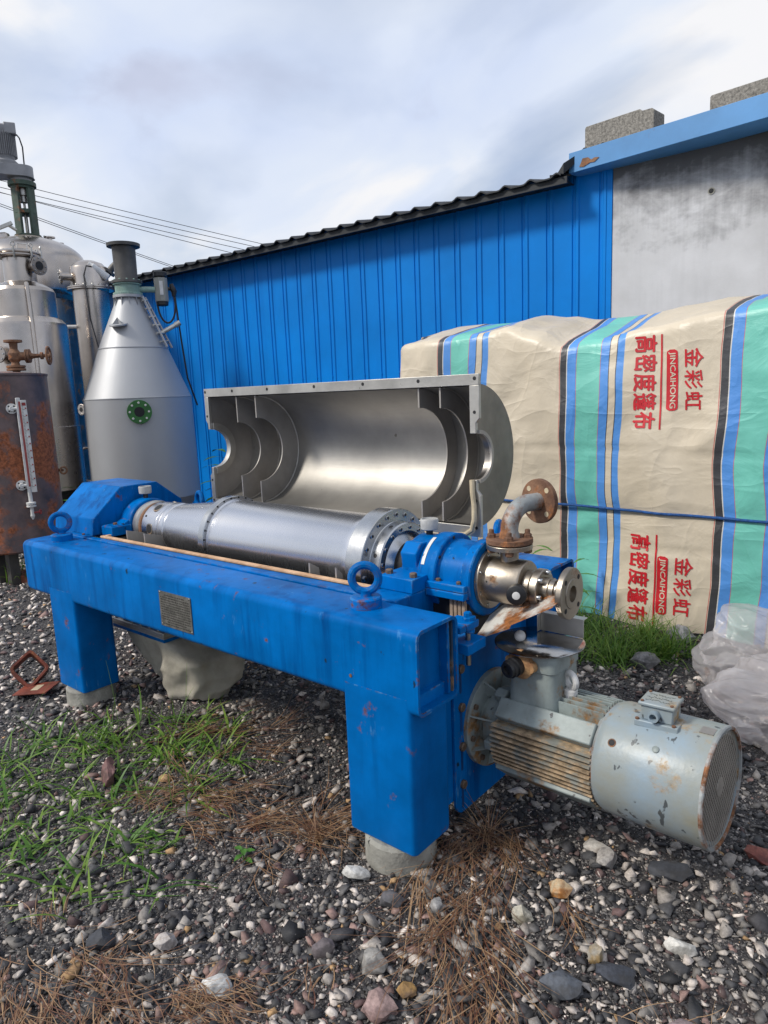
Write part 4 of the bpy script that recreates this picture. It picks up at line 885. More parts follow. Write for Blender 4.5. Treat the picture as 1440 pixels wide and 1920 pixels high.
def tarp0(u, s, off=0.0):
    if u >= XL+.12: px, py, nx, ny = u, YT, 0, -1
    elif u > XL+.12-.19:
        a = (XL+.12-u)/.12; px, py, nx, ny = XL+.12-.12*math.sin(a), YT+.12-.12*math.cos(a), -math.sin(a), -math.cos(a)
    else: px, py, nx, ny = XL, YT+.12+(XL-.07-u), -1, 0
    h = H(u); rr = .055; L0 = h-rr
    wr = noise.noise(Vector((u*1.6, s*1.1, 1)))*.040 + (.3-abs(noise.noise(Vector((u*2.3+s*.7, s*.5-u*.3, 7)))))*.050*(1.25-.5*min(s, 1.6)/1.6) + noise.noise(Vector((u*4.2+s*1.3, s*3.1-u*1.8, 5)))*.016 + (.5-abs(noise.noise(Vector((u*3.1-s*2.0, s*2.4+u, 9)))))*.018
    wr += math.sin(u*6.0+1.2*math.sin(s*2)+.5)*.012*max(0, 1-s/1.5) + noise.noise(Vector((u*11, s*7, 3)))*.0045
    for fc_ in (.50, 1.08): wr -= .008*math.exp(-((s-fc_+.02*math.sin(u*2))/.012)**2)
    rope = math.exp(-((s-.715-.01*u)/.05)**2)*.010 if u > -1.4 else 0
    wr += -rope + .02*math.sin(min(s, h)/h*PI)
    if s <= L0: P = Vector((px+nx*wr, py+ny*wr, s)); n_ = Vector((nx, ny, 0))
    elif s <= L0+rr*PI/2:
        a = (s-L0)/rr; P = Vector((px+nx*wr - nx*rr*(1-math.cos(a)), py+ny*wr-ny*rr*(1-math.cos(a)), L0+rr*math.sin(a))); n_ = Vector((nx*math.cos(a), ny*math.cos(a), math.sin(a)))
    else:
        q = s-L0-rr*PI/2; q = min(q, .12+.01*q) if u < XL+.1 else q; sl_ = .16 + .13*max(0, min(1, (1.9-h)/.15))
        P = Vector((px-nx*(rr+q), py-ny*(rr+q), h + q*sl_ - max(0, q-.62)*sl_*1.2 + wr*.6)); n_ = Vector((0, 0, 1))
    return P + n_*off
def tmat(name, colr, rough=.42):
    m = mat(name, colr, rough, 0, .07, 2.5, 0, 30, spec=.5); t = m.node_tree; b = t.nodes['Principled BSDF']
    tc = N(t, 'ShaderNodeTexCoord').outputs['Object']
    n1 = noise_(t, mapv(t, tc, (3, 3, 3.6), (0, 0, 0), (0, R(35), 0)), 1.1, 7, .56, 1.0)
    v = N(t, 'ShaderNodeTexVoronoi', feature='DISTANCE_TO_EDGE'); v.inputs['Scale'].default_value = 4.0
    nw = N(t, 'ShaderNodeTexNoise'); nw.inputs['Scale'].default_value = 3; t.links.new(tc, nw.inputs['Vector'])
    vm = N(t, 'ShaderNodeVectorMath', operation='ADD'); sc_ = N(t, 'ShaderNodeVectorMath', operation='SCALE'); sc_.inputs['Scale'].default_value = .5
    t.links.new(nw.outputs['Color'], sc_.inputs[0]); t.links.new(tc, vm.inputs[0]); t.links.new(sc_.outputs[0], vm.inputs[1]); t.links.new(vm.outputs[0], v.inputs['Vector'])
    cr = math_(t, 'ADD', *[math_(t, 'MULTIPLY', math_(t, 'POWER', math_(t, 'SUBTRACT', 1.0, math_(t, 'ABSOLUTE', math_(t, 'MULTIPLY_ADD', noise_(t, mapv(t, tc, sc3, (q3, 0, 0), (0, R(rt3), 0)), 1.5, 3, .45, .35), 2.0, -1.0))), 9.0), .30) for sc3, q3, rt3 in (((1.0, 1, 2.6), 3, 28), ((2.4, 1, .9), 8, -18))])
    bn = N(t, 'ShaderNodeBump'); bn.inputs['Strength'].default_value = .30; bn.inputs['Distance'].default_value = .035
    t.links.new(math_(t, 'ADD', n1, cr), bn.inputs['Height']); t.links.new(bn.outputs[0], b.inputs['Normal'])
    return m
TB = tmat('tarp_beige', (.60, .52, .40)); TK = tmat('tarp_black', (.05, .05, .055)); TU = tmat('tarp_blue', (.085, .27, .66)); TG = tmat('tarp_green', (.16, .52, .43)); TR = tmat('tarp_red_line', (.5, .10, .10)); TW = tmat('tarp_white_line', (.62, .60, .55))
TM = [TB, TK, TU, TG, TR, TW]
bands = [(-.824, 4), (-.820, 0), (-.817, 1), (-.777, 5), (-.771, 2), (-.713, 4), (-.710, 3), (-.563, 4), (-.560, 2), (-.509, 1), (-.504, 0), (-.465, 1), (-.460, 2), (-.418, 0)]
P0 = []
for sh in (-1.9, -.954, 0, .948, 1.9):
    for x, m_ in bands: P0.append((k_(x+sh*(.98 if sh < -1 else 1)), m_))
P0 = [(-99, 0)] + sorted(P0)
edges_ = sorted(set([round(x, 4) for x, _ in P0 if -3.2 < x < 1.75] + [round(-3.2+.028*i, 4) for i in range(178)]))
e2 = [edges_[0]]
for x in edges_[1:]:
    if x-e2[-1] > .0012: e2.append(x)
def colour_at(u):
    m_ = 0
    for x, q in P0:
        if x <= u: m_ = q
        else: break
    return m_
ss = [.006 + .026*i for i in range(116)]
b = MB(); vs = b.grid([[tarp(u, s + (0 if j else .012*math.sin(u*9)+.0)) for u in e2] for j, s in enumerate(ss)], False)
b.b.faces.ensure_lookup_table(); nq = len(e2)-1
cm = [colour_at((e2[i]+e2[i+1])/2) for i in range(nq)]
for i, f in enumerate(b.b.faces): f.material_index = cm[i % nq]
tp = b.done('tarpaulin', TM, None, sharp=180)
tag(tp, 'striped beige, blue and green tarpaulin draped over a tall stack by the shed', 'tarpaulin')
LET = mat('tarp_red_print', (.56, .015, .025), .5, 0, .12, 10)
def lettering(txt, u0, u1, s0, s1, bold, m=LET, off=.0034, spacing=1.0, name='lettering', slant=0.0):
    """text read downwards, glyph tops towards +u"""
    c = bpy.data.curves.new('t', 'FONT'); c.body = txt; c.space_character = spacing; c.resolution_u = 3
    o = bpy.data.objects.new('t', c); COL.objects.link(o); bpy.context.view_layer.update()
    me = bpy.data.meshes.new_from_object(o.evaluated_get(bpy.context.evaluated_depsgraph_get())); bpy.data.objects.remove(o); bpy.data.curves.remove(c)
    bm = bmesh.new(); bm.from_mesh(me); bpy.data.meshes.remove(me)
    xs_ = [v.co.x for v in bm.verts]; ys_ = [v.co.y for v in bm.verts]; x0, x1, y0, y1 = min(xs_), max(xs_), min(ys_), max(ys_)
    for v in bm.verts: v.co = Vector(((v.co.x-x0)/(x1-x0)*(s0-s1), (v.co.y-y0)/(y1-y0)*(u1-u0), 0))
    for _ in range(4):
        e = [e for e in bm.edges if e.calc_length() > .022]
        if not e: break
        bmesh.ops.subdivide_edges(bm, edges=e, cuts=1); bmesh.ops.triangulate(bm, faces=bm.faces)
    parts_ = []
    for k_i, (du, ds) in enumerate(((0, 0), (bold, 0), (-bold, 0), (0, bold), (0, -bold)) if bold else ((0, 0),)):
        c2 = bm.copy()
        for v in c2.verts: v.co = tarp(u0+v.co.y + slant*v.co.x + du, s0-v.co.x + ds, off + k_i*.0001, True)
        me2 = bpy.data.meshes.new('t'); c2.to_mesh(me2); c2.free(); parts_.append(me2)
    bm.clear()
    for me2 in parts_: bm.from_mesh(me2); bpy.data.meshes.remove(me2)
    q = MB(); q.b.free(); q.b = bm; return q.done(name, m, tp, sharp=180)
def patch(u0, u1, s0, s1, off, m, name, rad=.0, slant=0.0):
    n = 36; b = MB(); rows = []
    for i in range(n+1):
        s = s0+(s1-s0)*i/n; w = 1.0
        e = min(abs(s-s0), abs(s-s1))
        inset = 0 if e >= rad else rad-math.sqrt(max(0, rad*rad-(rad-e)**2))
        d = slant*(s0-s); rows.append([tarp(u0+d+inset+(u1-u0-2*inset)*j/5, s, off, True) for j in range(6)])
    b.grid(rows, False); return b.done(name, m, tp, sharp=180)
def z_(z): return 1.5+(z-1.5)*.9905
for (dl, a, c_, l0, l1, ln, ls, bx0, bx1, b0, b1, j0, j1, t0, t1, sl_) in (
        (0, -.353, -.226, 1.762, 1.222, (-.203, -.193), (1.765, 1.215), -.166, -.100, 1.673, 1.324, -.062, .038, 1.672, 1.328, .016),
        (0, -.350, -.222, .572, .020, (-.189, -.178), (.585, .008), -.176, -.110, .458, .085, -.072, .026, .458, .098, -.028)):
    lettering('高密度篷布', k_(a), k_(c_), z_(l0), z_(l1), .0030, spacing=1.12, slant=sl_)
    patch(k_(ln[0]), k_(ln[1]), z_(ls[0]), z_(ls[1]), .0034, LET, 'printed_line', slant=sl_)
    patch(k_(bx0), k_(bx1), z_(b0), z_(b1), .0034, LET, 'printed_badge', .018, sl_)
    lettering('JINCAIHONG', k_(bx0+.012), k_(bx1-.012), z_(b0-.014), z_(b1+.014), .0008, TB, .0052, name='badge_lettering', slant=sl_)
    lettering('金彩虹', k_(j0), k_(j1), z_(t0), z_(t1), .0016, spacing=1.18, slant=sl_)
b = MB(); b.tube([tarp(u, .722-.010*u, .004) + Vector((0, -.006 - .05*max(0, math.sin((u+1.4)*2.2))**2*.25, 0)) for u in np.arange(-1.9, 1.6, .06)], .0085, 8)
tag(b.done('rope', ROPE, None), 'blue rope tied level across the front of the tarpaulin', 'rope')
# ================================================================ tanks at the left
def vb(c, prof, n=56, cap=(True, True), b=None):
    b = b or MB(); b.lathe([(z, r) for z, r in prof], (c[0], c[1], 0), (0, 0, 1), n, cap); return b
def dirs(c):
    to = Vector((1.188-c[0], -1.496-c[1], 0)).normalized(); return to, Vector((-to.y, to.x, 0))
UP = Vector((0, 0, 1))
def nozzle(parent, p, d, L, r, rf, m, name='nozzle', tf=.02, mf=None, nb=8, bore=True):
    d = Vector(d).normalized(); b = MB(); p = Vector(p)
    b.lathe([(-.05, r), (L, r)], p, d, 20); o = b.done(name, m, parent)
    b = MB(); b.lathe([(L, r*.9), (L, rf), (L+tf, rf), (L+tf, r*.85)], p, d, 32, (False, True)); f = b.done('flange', mf or m, o, bevel=.002)
    if bore: bolt(o, p+d*(L+tf+.0005), d, r*.8, .003, DARK, 'bore', 20)
    a, u, v = frame_of(d)
    for i in range(nb): bolt(o, p + d*(L+tf) + (u*math.cos(2*PI*i/nb)+v*math.sin(2*PI*i/nb))*(rf*.5+r*.5), d, rf*.075+.002, .008, MACH if mf is None else WHITE, 'bolt', 8)
    return o
# --- conical hopper
c = (-5.620, 2.60); to, ri = dirs(c); C0 = Vector((c[0], c[1], 0))
ch = thing('cone_hopper', 'matt silver hopper with conical top, dark stack pipe and green nozzle ring', 'hopper', (c[0], c[1], 0))
vb(c, [(.30, .40), (.50, .560), (1.535, .548), (1.538, .552), (1.545, .552), (1.548, .544), (2.045, .352), (2.05, .356), (2.058, .355), (2.06, .346), (2.55, .128), (2.575, .120)]).done('shell', SILV, ch, sharp=18)
for a in (.6, 2.2, 3.9, 5.4):
    p = C0 + Vector((math.cos(a), math.sin(a), 0))*.43; MB().tube([p+UP*-.05, p+UP*.7], .045, 12).done('leg', SILV, ch)
g = vb(c, [(2.570, .08), (2.570, .152), (2.598, .152), (2.598, .08)]).done('neck_flange', SILV, ch, bevel=.002)
for i in range(12):
    d = Vector((math.cos(i*PI/6), math.sin(i*PI/6), 0))
    MB().prism([C0+d*.115+UP*2.568, C0+d*.148+UP*2.568, C0+d*.150+UP*2.46, C0+d*.165+UP*2.44], Vector((-d.y, d.x, 0))*.006).done('gusset', SILV, ch)
    bolt(ch, C0+d*.138+UP*2.598, UP, .011, .018, GREENS); bolt(ch, C0+d*.138+UP*2.735, UP, .011, .018, GREENS)
vb(c, [(2.600, .10), (2.600, .146), (2.622, .146), (2.622, .124), (2.70, .124), (2.70, .140), (2.716, .140), (2.716, .10)]).done('valve_body', GREENS, ch, bevel=.003)
vb(c, [(2.718, .1), (2.718, .152), (2.742, .152), (2.742, .112), (2.748, .111), (3.070, .116), (3.076, .118), (3.080, .164), (3.110, .166), (3.112, .160), (3.112, .10), (2.8, .10)], cap=(True, False)).done('stack_pipe', DKPIPE, ch, sharp=28)
nozzle(ch, C0 + to*.535 + UP*1.405, to - ri*.05, .045, .062, .118, GREENP, 'green_nozzle', .02, GREENP, 8)
# actuator on a side stem
ap = C0 + ri*.335 + UP*2.64
b = MB(); b.lathe([(.12, .03), (.30, .03)], C0+UP*2.66, ri, 14); ac = b.done('actuator_stem', GREENS, ch)
ACT = mat('actuator_grey', (.30, .30, .27), .45, .1, .1, 9)
b = MB(); b.lathe([(2.535, .066), (2.54, .070), (2.775, .070), (2.78, .066)], (ap.x, ap.y, 0), UP, 8); b.done('actuator', ACT, ch, bevel=.004)
b = MB(); b.lathe([(2.778, .052), (2.79, .070), (2.835, .070), (2.84, .062)], (ap.x, ap.y, 0), UP, 24); b.done('actuator_cap', BLACK, ch, bevel=.004)
b = MB(); b.lathe([(2.495, .056), (2.50, .062), (2.538, .064)], (ap.x, ap.y, 0), UP, 24); b.done('actuator_foot', BLACK, ch, bevel=.004)
q = ap + to*.071; MB().box(-.018, .018, -.002, .003, 2.60, 2.74, Matrix.Translation((q.x, q.y, 0)) @ Matrix.Rotation(math.atan2(ri.y, ri.x), 4, 'Z')).done('sticker', WHITE, ch)
b = MB(); b.tube([ap+ri*.06+UP*.03, ap+ri*.10+UP*.03], .018, 10); b.tube([ap+ri*.105+UP*.08, ap+ri*.115+UP*.03, ap+ri*.13+UP*.0, ap+ri*.125-UP*.05], [.02, .032, .03, .02], 10); b.done('plug', BLACK, ch)
b = MB(); b.tube([ap+ri*.125-UP*.05] + [ap + ri*(.04-.09*math.cos(t)*-1)+UP*(-.12-.20*math.sin(t)) for t in np.linspace(0, PI, 14)] + [ap - ri*.05 - UP*.10], .010, 8); b.done('cable', BLACK, ch)
b = MB(); b.tube([ap+ri*.13, ap+ri*.16-UP*.5, ap+ri*.19-UP*.9, ap+ri*.27-UP*1.2], .010, 6); b.done('cable', BLACK, ch)
# rail on the cone
def cone_r(z): return .120 + (2.575-z)*(.352-.120)/(2.575-2.045)
def onc(z, a, off): d = (to*math.cos(a)+ri*math.sin(a)); return C0 + d*(cone_r(z)+off) + UP*(z+off*.4)
b = MB()
for a in (R(58), R(80)): b.tube([onc(z, a, .040) for z in (2.56, 2.04)], .013, 6)
lr = b.done('sight_rail', SILV, ch)
for z in np.arange(2.10, 2.55, .085):
    b = MB(); b.tube([onc(z, R(50), .025), onc(z, R(69), .05), onc(z, R(90), .025)], .011, 6); b.done('clamp', FLNG, lr)
p = onc(2.28, R(-28), .01); d = (p-C0).normalized(); d.z = .5
b = MB(); b.lathe([(-.01, .09), (.004, .09), (.008, .085)], p, d.normalized(), 30); hh = b.done('inspection_disc', SILV, ch)
b = MB()
for i in range(3):
    dd = d.normalized(); a_, u_, v_ = frame_of(dd); w = u_*math.cos(i*2.09+.5)+v_*math.sin(i*2.09+.5); b.prism([p+dd*.006, p+dd*.006+w*.06, p+dd*.07], (.006, 0, .003))
b.done('lug', SILV, hh)
b = MB(); b.tube([C0+ri*.28+UP*2.20+to*.1, C0+ri*.47+UP*2.30+to*.1], .024, 14); b.tube([C0+ri*.44+UP*2.285+to*.1, C0+ri*.49+UP*2.312+to*.1], .030, 14); b.done('pipe_stub', FLNG, ch)
# --- rusty drum
c = (-5.154, 1.037); to, ri = dirs(c); C0 = Vector((c[0], c[1], 0))
rd = thing('rusty_drum', 'brown rusted steel drum tank with red and white level gauge', 'tank', (c[0], c[1], 0))
vb(c, [(.28, .2), (.285, .355), (.30, .372), (1.755, .366), (1.757, .374), (1.774, .375), (1.776, .36), (1.80, .1)], 72).done('shell', RTANK, rd, sharp=25)
for a in (.3, 2.4, 4.4, 5.4):
    p = C0+Vector((math.cos(a), math.sin(a), 0))*.18; MB().box(p.x-.04, p.x+.04, p.y-.04, p.y+.04, -.05, .283).done('leg', DKPIPE, rd)
gp = C0 + ri*.115 + to*.385
GM = Matrix.Translation(gp) @ Matrix((( *ri, 0), (*(-to), 0), (0, 0, 1, 0), (0, 0, 0, 1))).transposed()
GM = Matrix.Translation(gp) @ Matrix(((ri.x, -to.x, 0, 0), (ri.y, -to.y, 0, 0), (0, 0, 1, 0), (0, 0, 0, 1)))
b = MB(); b.box(-.024, .010, -.035, .0, .83, 1.575); lg = b.done('level_gauge', WHITE, rd, M=GM, bevel=.004)
SCALER = mat('gauge_red', (.34, .07, .06), .45, 0, .1, 20)
b = MB(); b.box(-.006, .0095, -.039, -.0355, .85, 1.545); b.done('red_indicator', SCALER, lg, M=GM)
b = MB(); b.box(.0102, .052, -.042, -.037, .80, 1.555); sc_ = b.done('scale_plate', WHITE, lg, M=GM, bevel=.002)
b = MB()
for k in range(60):
    z = .845 + k*.0115; w = .022 if k % 5 == 0 else .012; b.box(.013, .013+w, -.0435, -.0422, z, z+.0028)
b.done('scale_marks', PLATED, sc_, M=GM)
b = MB()
for k in range(12): b.box(.037, .048, -.0435, -.0422, .85+k*.0575, .862+k*.0575)
b.done('scale_numbers', SCALER, sc_, M=GM)
b = MB(); b.box(.018, .046, -.0435, -.0421, 1.51, 1.535); b.done('red_cap_mark', REDP, sc_, M=GM)
for z in (1.49, .86):
    b = MB(); b.lathe([(0, .042), (.016, .042), (.018, .02), (.05, .018)], GM @ Vector((-.058, .02, z)), GM.to_3x3() @ Vector((.05, -1, 0)), 24); f = b.done('gauge_flange', WHITE, lg)
    b = MB(); b.tube([GM @ Vector((-.058, -.022, z)), GM @ Vector((-.01, -.022, z))], .012, 10); b.done('gauge_arm', WHITE, lg)
    for i in range(4): bolt(lg, GM @ Vector((-.058+.028*math.cos(PI/4+i*PI/2), .003, z+.028*math.sin(PI/4+i*PI/2))), GM.to_3x3() @ Vector((0, -1, 0)), .006, .006, DARK, 'bolt', 8)
b = MB(); b.lathe([(.83, .016), (.72, .016), (.715, .038), (.70, .038), (.695, .024), (.69, .038), (.678, .038), (.676, .014), (.62, .014), (.60, .018), (.57, .006)], GM @ Vector((-.005, -.018, 0)), UP, 20); b.done('drain_valve', WHITE, lg, sharp=30)
b = MB(); b.tube([GM @ Vector((0, -.018, .625)), GM @ Vector((.05, -.03, .63))], .006, 8); b.torus(GM @ Vector((.056, -.03, .63)), GM.to_3x3() @ Vector((1, -.4, 0)), .018, .005, 14, 6); b.done('red_tap', REDP, lg)
b = MB(); q = C0 + ri*.37 + UP*.93; b.tube([q, q+ri*.03+to*.05], .012, 8); b.torus(q+ri*.035+to*.06, to+ri*.4, .03, .009, 18, 8); b.done('small_handwheel', RUST, rd)
# valve on top
vp = C0 + ri*.135 + to*.05
b = MB(); b.lathe([(1.775, .03), (1.805, .03), (1.807, .075), (1.824, .075), (1.828, .06), (1.832, .075), (1.849, .075), (1.852, .035), (1.875, .03), (1.90, .05), (1.95, .052), (1.985, .030), (2.035, .034), (2.042, .072), (2.060, .072)], vp, UP, 28)
vv = b.done('globe_valve', RUST, rd, sharp=28)
vd = (ri*.95+to*.3).normalized(); o = vp + UP*1.925
b = MB(); b.lathe([(.03, .035), (.085, .035), (.088, .058), (.102, .058), (.105, .05), (.108, .058), (.122, .058), (.125, .03), (.15, .02), (.20, .016), (.285, .013)], o, vd, 22); b.done('bonnet', RUST, vv, sharp=28)
b = MB(); _, u_, v_ = frame_of(vd); b.tube([o+vd*.13+u_*.035, o+vd*.17+u_*.03, o+vd*.215+u_*.022], .008, 6); b.tube([o+vd*.13-u_*.035, o+vd*.17-u_*.03, o+vd*.215-u_*.022], .008, 6); b.lathe([(.205, .03), (.225, .03)], o, vd, 12); b.done('yoke', RUST, vv)
b = MB(); hc = o+vd*.27; b.torus(hc, vd, .070, .0105, 30, 8)
for i in range(4):
    w = u_*math.cos(i*PI/2+.4)+v_*math.sin(i*PI/2+.4); b.tube([hc, hc+w*.07], .007, 6)
b.lathe([(-.012, .018), (.018, .018)], hc, vd, 12); b.done('handwheel', RUST, vv)
# --- steel reactor at the edge
c = (-6.381, 1.825); to, ri = dirs(c); C0 = Vector((c[0], c[1], 0)); c2 = C0 + ri*.035
re_ = thing('steel_reactor', 'stepped stainless steel vessel with clamped lid behind the rusty drum', 'vessel', (c2.x, c2.y, 0))
vb(c2, [(.55, .30), (.62, .40), (1.28, .402), (1.285, .396), (2.30, .390), (2.335, .382), (2.38, .345), (2.385, .318), (2.395, .312), (2.655, .308), (2.690, .290), (2.735, .21), (2.75, .160), (2.76, .153), (2.985, .150), (2.99, .145)], 72).done('shell', STEELT, re_, sharp=22)
vb(c2, [(.0, .36), (.56, .36), (.62, .39)]).done('skirt', DARK, re_)
ld = vb(c2, [(2.991, .1), (2.991, .19), (3.005, .205), (3.016, .205), (3.020, .19), (3.034, .205), (3.046, .205), (3.055, .19), (3.075, .12), (3.082, .02)]).done('lid', STEELT, re_, sharp=28)
for i in range(8):
    d = Vector((math.cos(i*PI/4+.2), math.sin(i*PI/4+.2), 0)); b = MB(); b.tube([c2+d*.20+UP*2.97, c2+d*.215+UP*3.0, c2+d*.215+UP*3.075], .010, 8); b.torus(c2+d*.215+UP*3.095, d, .020, .006, 14, 6); b.done('clamp', FLNG, ld)
b = MB(); q = c2+to*.05; b.tube([q+UP*3.07, q+UP*3.13, q+ri*.09+UP*3.13, q+ri*.09+UP*3.07], .007, 6); b.done('lid_handle', FLNG, ld)
nozzle(re_, c2 + (ri*.85+to*.5).normalized()*.14 + UP*2.905, ri*.62+to*.8, .085, .055, .092, STEELT, 'side_nozzle', .018, None, 8)
b = MB(); s_ = to*.95+ri*.12; b.tube([c2+s_*.30+UP*2.66, c2+s_*.35+UP*2.70, c2+s_*.375+UP*2.64]+[c2+s_*.425+UP*z for z in (2.3, 1.9, 1.45)], .020, 10); b.done('side_pipe', STEELT, re_)
nozzle(re_, c2 + (to*.8-ri*.62)*.39 + UP*2.02, to*.8-ri*.62, .06, .05, .085, STEELT, 'side_nozzle', .02, None, 8, False)
# --- large tank with agitator
c = (-8.69, 3.028); to, ri = dirs(c); C0 = Vector((c[0], c[1], 0))
bt = thing('agitator_tank', 'big domed stainless tank with green agitator stand and grey motor on top', 'tank', (c[0], c[1], 0))
dome = [(2.95, .62), (2.99, .70), (3.02, .705)] + [(3.40 + .33*math.sin(t), .70*math.cos(t)) for t in np.linspace(0, 1.45, 12)]
vb(c, dome, 72).done('shell', STEELT, bt, sharp=30)
vb(c, [(.2, .50), (.3, .52), (2.90, .52), (2.96, .60)], 60).done('lower_shell', BRONZ, bt, sharp=30)
for a in (.5, 2.5, 4.5):
    p = C0+Vector((math.cos(a), math.sin(a), 0))*.4; MB().tube([p-UP*.05, p+UP*.6], .05, 12).done('leg', STEELT, bt)
A0 = C0 + ri*.025
b = MB(); b.lathe([(3.70, .16), (3.715, .19), (3.735, .19), (3.74, .15)], A0, UP, 36); b.done('mount_pad', BRONZ, bt)
b = MB(); b.lathe([(3.74, .05), (3.74, .165), (3.765, .165), (3.765, .05)], A0, UP, 32); b.lathe([(4.345, .05), (4.345, .138), (4.37, .140), (4.375, .172), (4.43, .172), (4.43, .05)], A0, UP, 32)
AM = Matrix.Translation(A0) @ Matrix.Rotation(math.atan2(to.y, to.x), 4, 'Z')
for a in (R(52), R(128), R(-52), R(-128)):
    p = Matrix.Rotation(a, 4, 'Z'); b.box(.098, .134, -.062, .062, 3.764, 4.346, AM @ p)
b.lathe([(4.03, .06), (4.03, .138), (4.08, .138), (4.08, .06)], A0, UP, 32)
st = b.done('agitator_stand', GREEND, bt, bevel=.003)
b = MB(); b.lathe([(3.75, .022), (4.04, .022), (4.05, .016), (4.17, .016), (4.18, .05), (4.26, .05), (4.262, .075), (4.34, .075)], A0, UP, 20); b.done('shaft', FLNG, bt, sharp=30)
GB = A0 - ri*.13
b = MB(); b.lathe([(4.43, .12), (4.47, .125), (4.48, .17)], A0, UP, 32)
b.grid([[(AM @ Vector((x, y, z))) for x, y in rrect(-.15, .15, -.36, .155, (.13,)*4, 6)] for z in (4.48, 4.50, 4.60, 4.625)], True, True, True); b.done('gearbox', GEARG, bt, sharp=30, bevel=.006)
GC = A0 - ri*.165
b = MB(); b.lathe([(4.62, .15), (4.66, .155), (4.70, .115), (4.74, .13), (5.02, .13), (5.03, .135), (5.09, .135), (5.11, .11)], GC, UP, 32); am = b.done('agitator_motor', GEARG, bt, sharp=28)
b = MB()
for i in range(40):
    d = Vector((math.cos(i*2*PI/40), math.sin(i*2*PI/40), 0)); u_ = Vector((-d.y, d.x, 0))*.003
    b.prism([GC+d*.125-u_+UP*4.73, GC+d*.155-u_+UP*4.73, GC+d*.155-u_+UP*5.01, GC+d*.125-u_+UP*5.01], u_*2)
b.done('cooling_fins', GEARG, am, smooth=False)
b = MB(); b.box(-.07, .07, -.05, .06, 4.99, 5.13, Matrix.Translation(GC+ri*.10+to*.08) @ Matrix.Rotation(math.atan2(ri.y, ri.x), 4, 'Z')); b.done('motor_box', GEARG, am, bevel=.012)
b = MB(); q = GC+ri*.17+to*.08; b.tube([q+UP*5.0, q+ri*.03+UP*4.96, q+ri*.055+UP*4.85, q+ri*.05+UP*4.62], .009, 8); b.done('motor_cable', BLACK, am)
b = MB(); q = A0+ri*.26+to*.02; b.lathe([(3.60, .03), (3.74, .03), (3.742, .07), (3.757, .07)], q, UP, 20); b.lathe([(3.60, .014), (3.79, .014)], q-ri*.06-to*.1, UP, 10); b.done('top_nozzle', STEELT, bt)
b = MB(); q = C0+ri*.42; b.lathe([(3.50, .02), (3.68, .02), (3.682, .035), (3.69, .035)], q, UP, 16); b.lathe([(3.5, .008), (3.64, .008)], q+ri*.08, UP, 8); b.done('top_stub', STEELT, bt)
b = MB(); q = C0-ri*.35+to*.15; MX = Matrix.Translation(q+UP*3.70) @ Matrix.Rotation(math.atan2(ri.y, ri.x), 4, 'Z') @ Matrix.Rotation(R(-25), 4, 'Y')
b.lathe([(-.05, .17), (.03, .17), (.05, .15)], q+UP*3.66, UP*1.0-ri*.3, 32); b.done('manhole', STEELT, bt)
b = MB(); b.box(-.02, .26, -.03, .03, .06, .10, MX); b.tube([MX @ Vector((.2, 0, .08)), MX @ Vector((.26, 0, -.02))], .02, 8); b.done('manhole_clamp', FLNG, bt)
# --- filter column
c = (-6.99, 2.936); to, ri = dirs(c); C0 = Vector((c[0], c[1], 0))
fc_ = thing('filter_column', 'slim stainless column vessel with domed head between the tank and hopper', 'vessel', (c[0], c[1], 0))
vb(c, [(.85, .03), (.95, .14), (1.05, .195), (2.81, .205), (2.835, .205)], 48).done('shell', STEELT, fc_, sharp=30)
hd = vb(c, [(2.838, .15), (2.838, .262), (2.850, .262), (2.853, .25), (2.857, .262), (2.870, .262), (2.872, .215), (3.07, .213), (3.10, .205), (3.145, .165), (3.175, .09), (3.185, .01)], 48).done('domed_head', STEELT, fc_, sharp=25)
for i in range(16):
    d = Vector((math.cos(i*PI/8), math.sin(i*PI/8), 0)); bolt(fc_, C0+d*.238+UP*2.870, UP, .012, .02, FLNG)
for i in range(3):
    d = Vector((math.cos(i*2.1), math.sin(i*2.1), 0))*.16; MB().tube([C0+d-UP*.05, C0+d+UP*1.1], .02, 10).done('leg', STEELT, fc_)
nozzle(fc_, C0 - ri*.20 + UP*2.985 + to*.06, -ri+to*.15, .10, .045, .088, STEELT, 'head_nozzle', .022, None, 8)
nozzle(fc_, C0 - ri*.18 + UP*1.44 + to*.06, -ri*.8+to*.6, .07, .035, .068, STEELT, 'lower_nozzle', .02, None, 4)
b = MB(); q = C0+ri*.08+to*.16+UP*3.06; b.lathe([(-.16, .035), (-.15, .044), (.05, .044), (.06, .036), (.10, .03)], q, UP*.55-ri*.75+to*.1, 18); b.done('white_sensor', WHITE, fc_, bevel=.004)
b = MB(); q = C0+ri*.16+UP*2.98; b.tube([q, q+ri*.12+UP*.14, q+ri*.24+UP*.25, q+ri*.30+UP*.32], .040, 14); b.lathe([(.0, .03), (.0, .075), (.03, .075), (.03, .03)], q+ri*.06+UP*.07, (ri*.65+UP*.75), 20); b.done('vent_pipe', DKPIPE, fc_)
b = MB(); q = C0+to*.215+ri*-.02; b.tube([q+ri*.06+UP*3.08, q+ri*.0+UP*3.09, q-ri*.04+UP*2.98, q-ri*.03+to*.05+UP*2.85, q-ri*.02+UP*2.5, q+ri*.05+UP*2.1], .007, 6); b.done('cable', BLACK, fc_)
b = MB(); b.tube([C0-ri*.6+UP*2.42, C0-ri*.15+UP*2.42], .022, 10); b.done('cross_pipe', WHITE, fc_)
lo_ = C0 - ri*.14 + to*.18
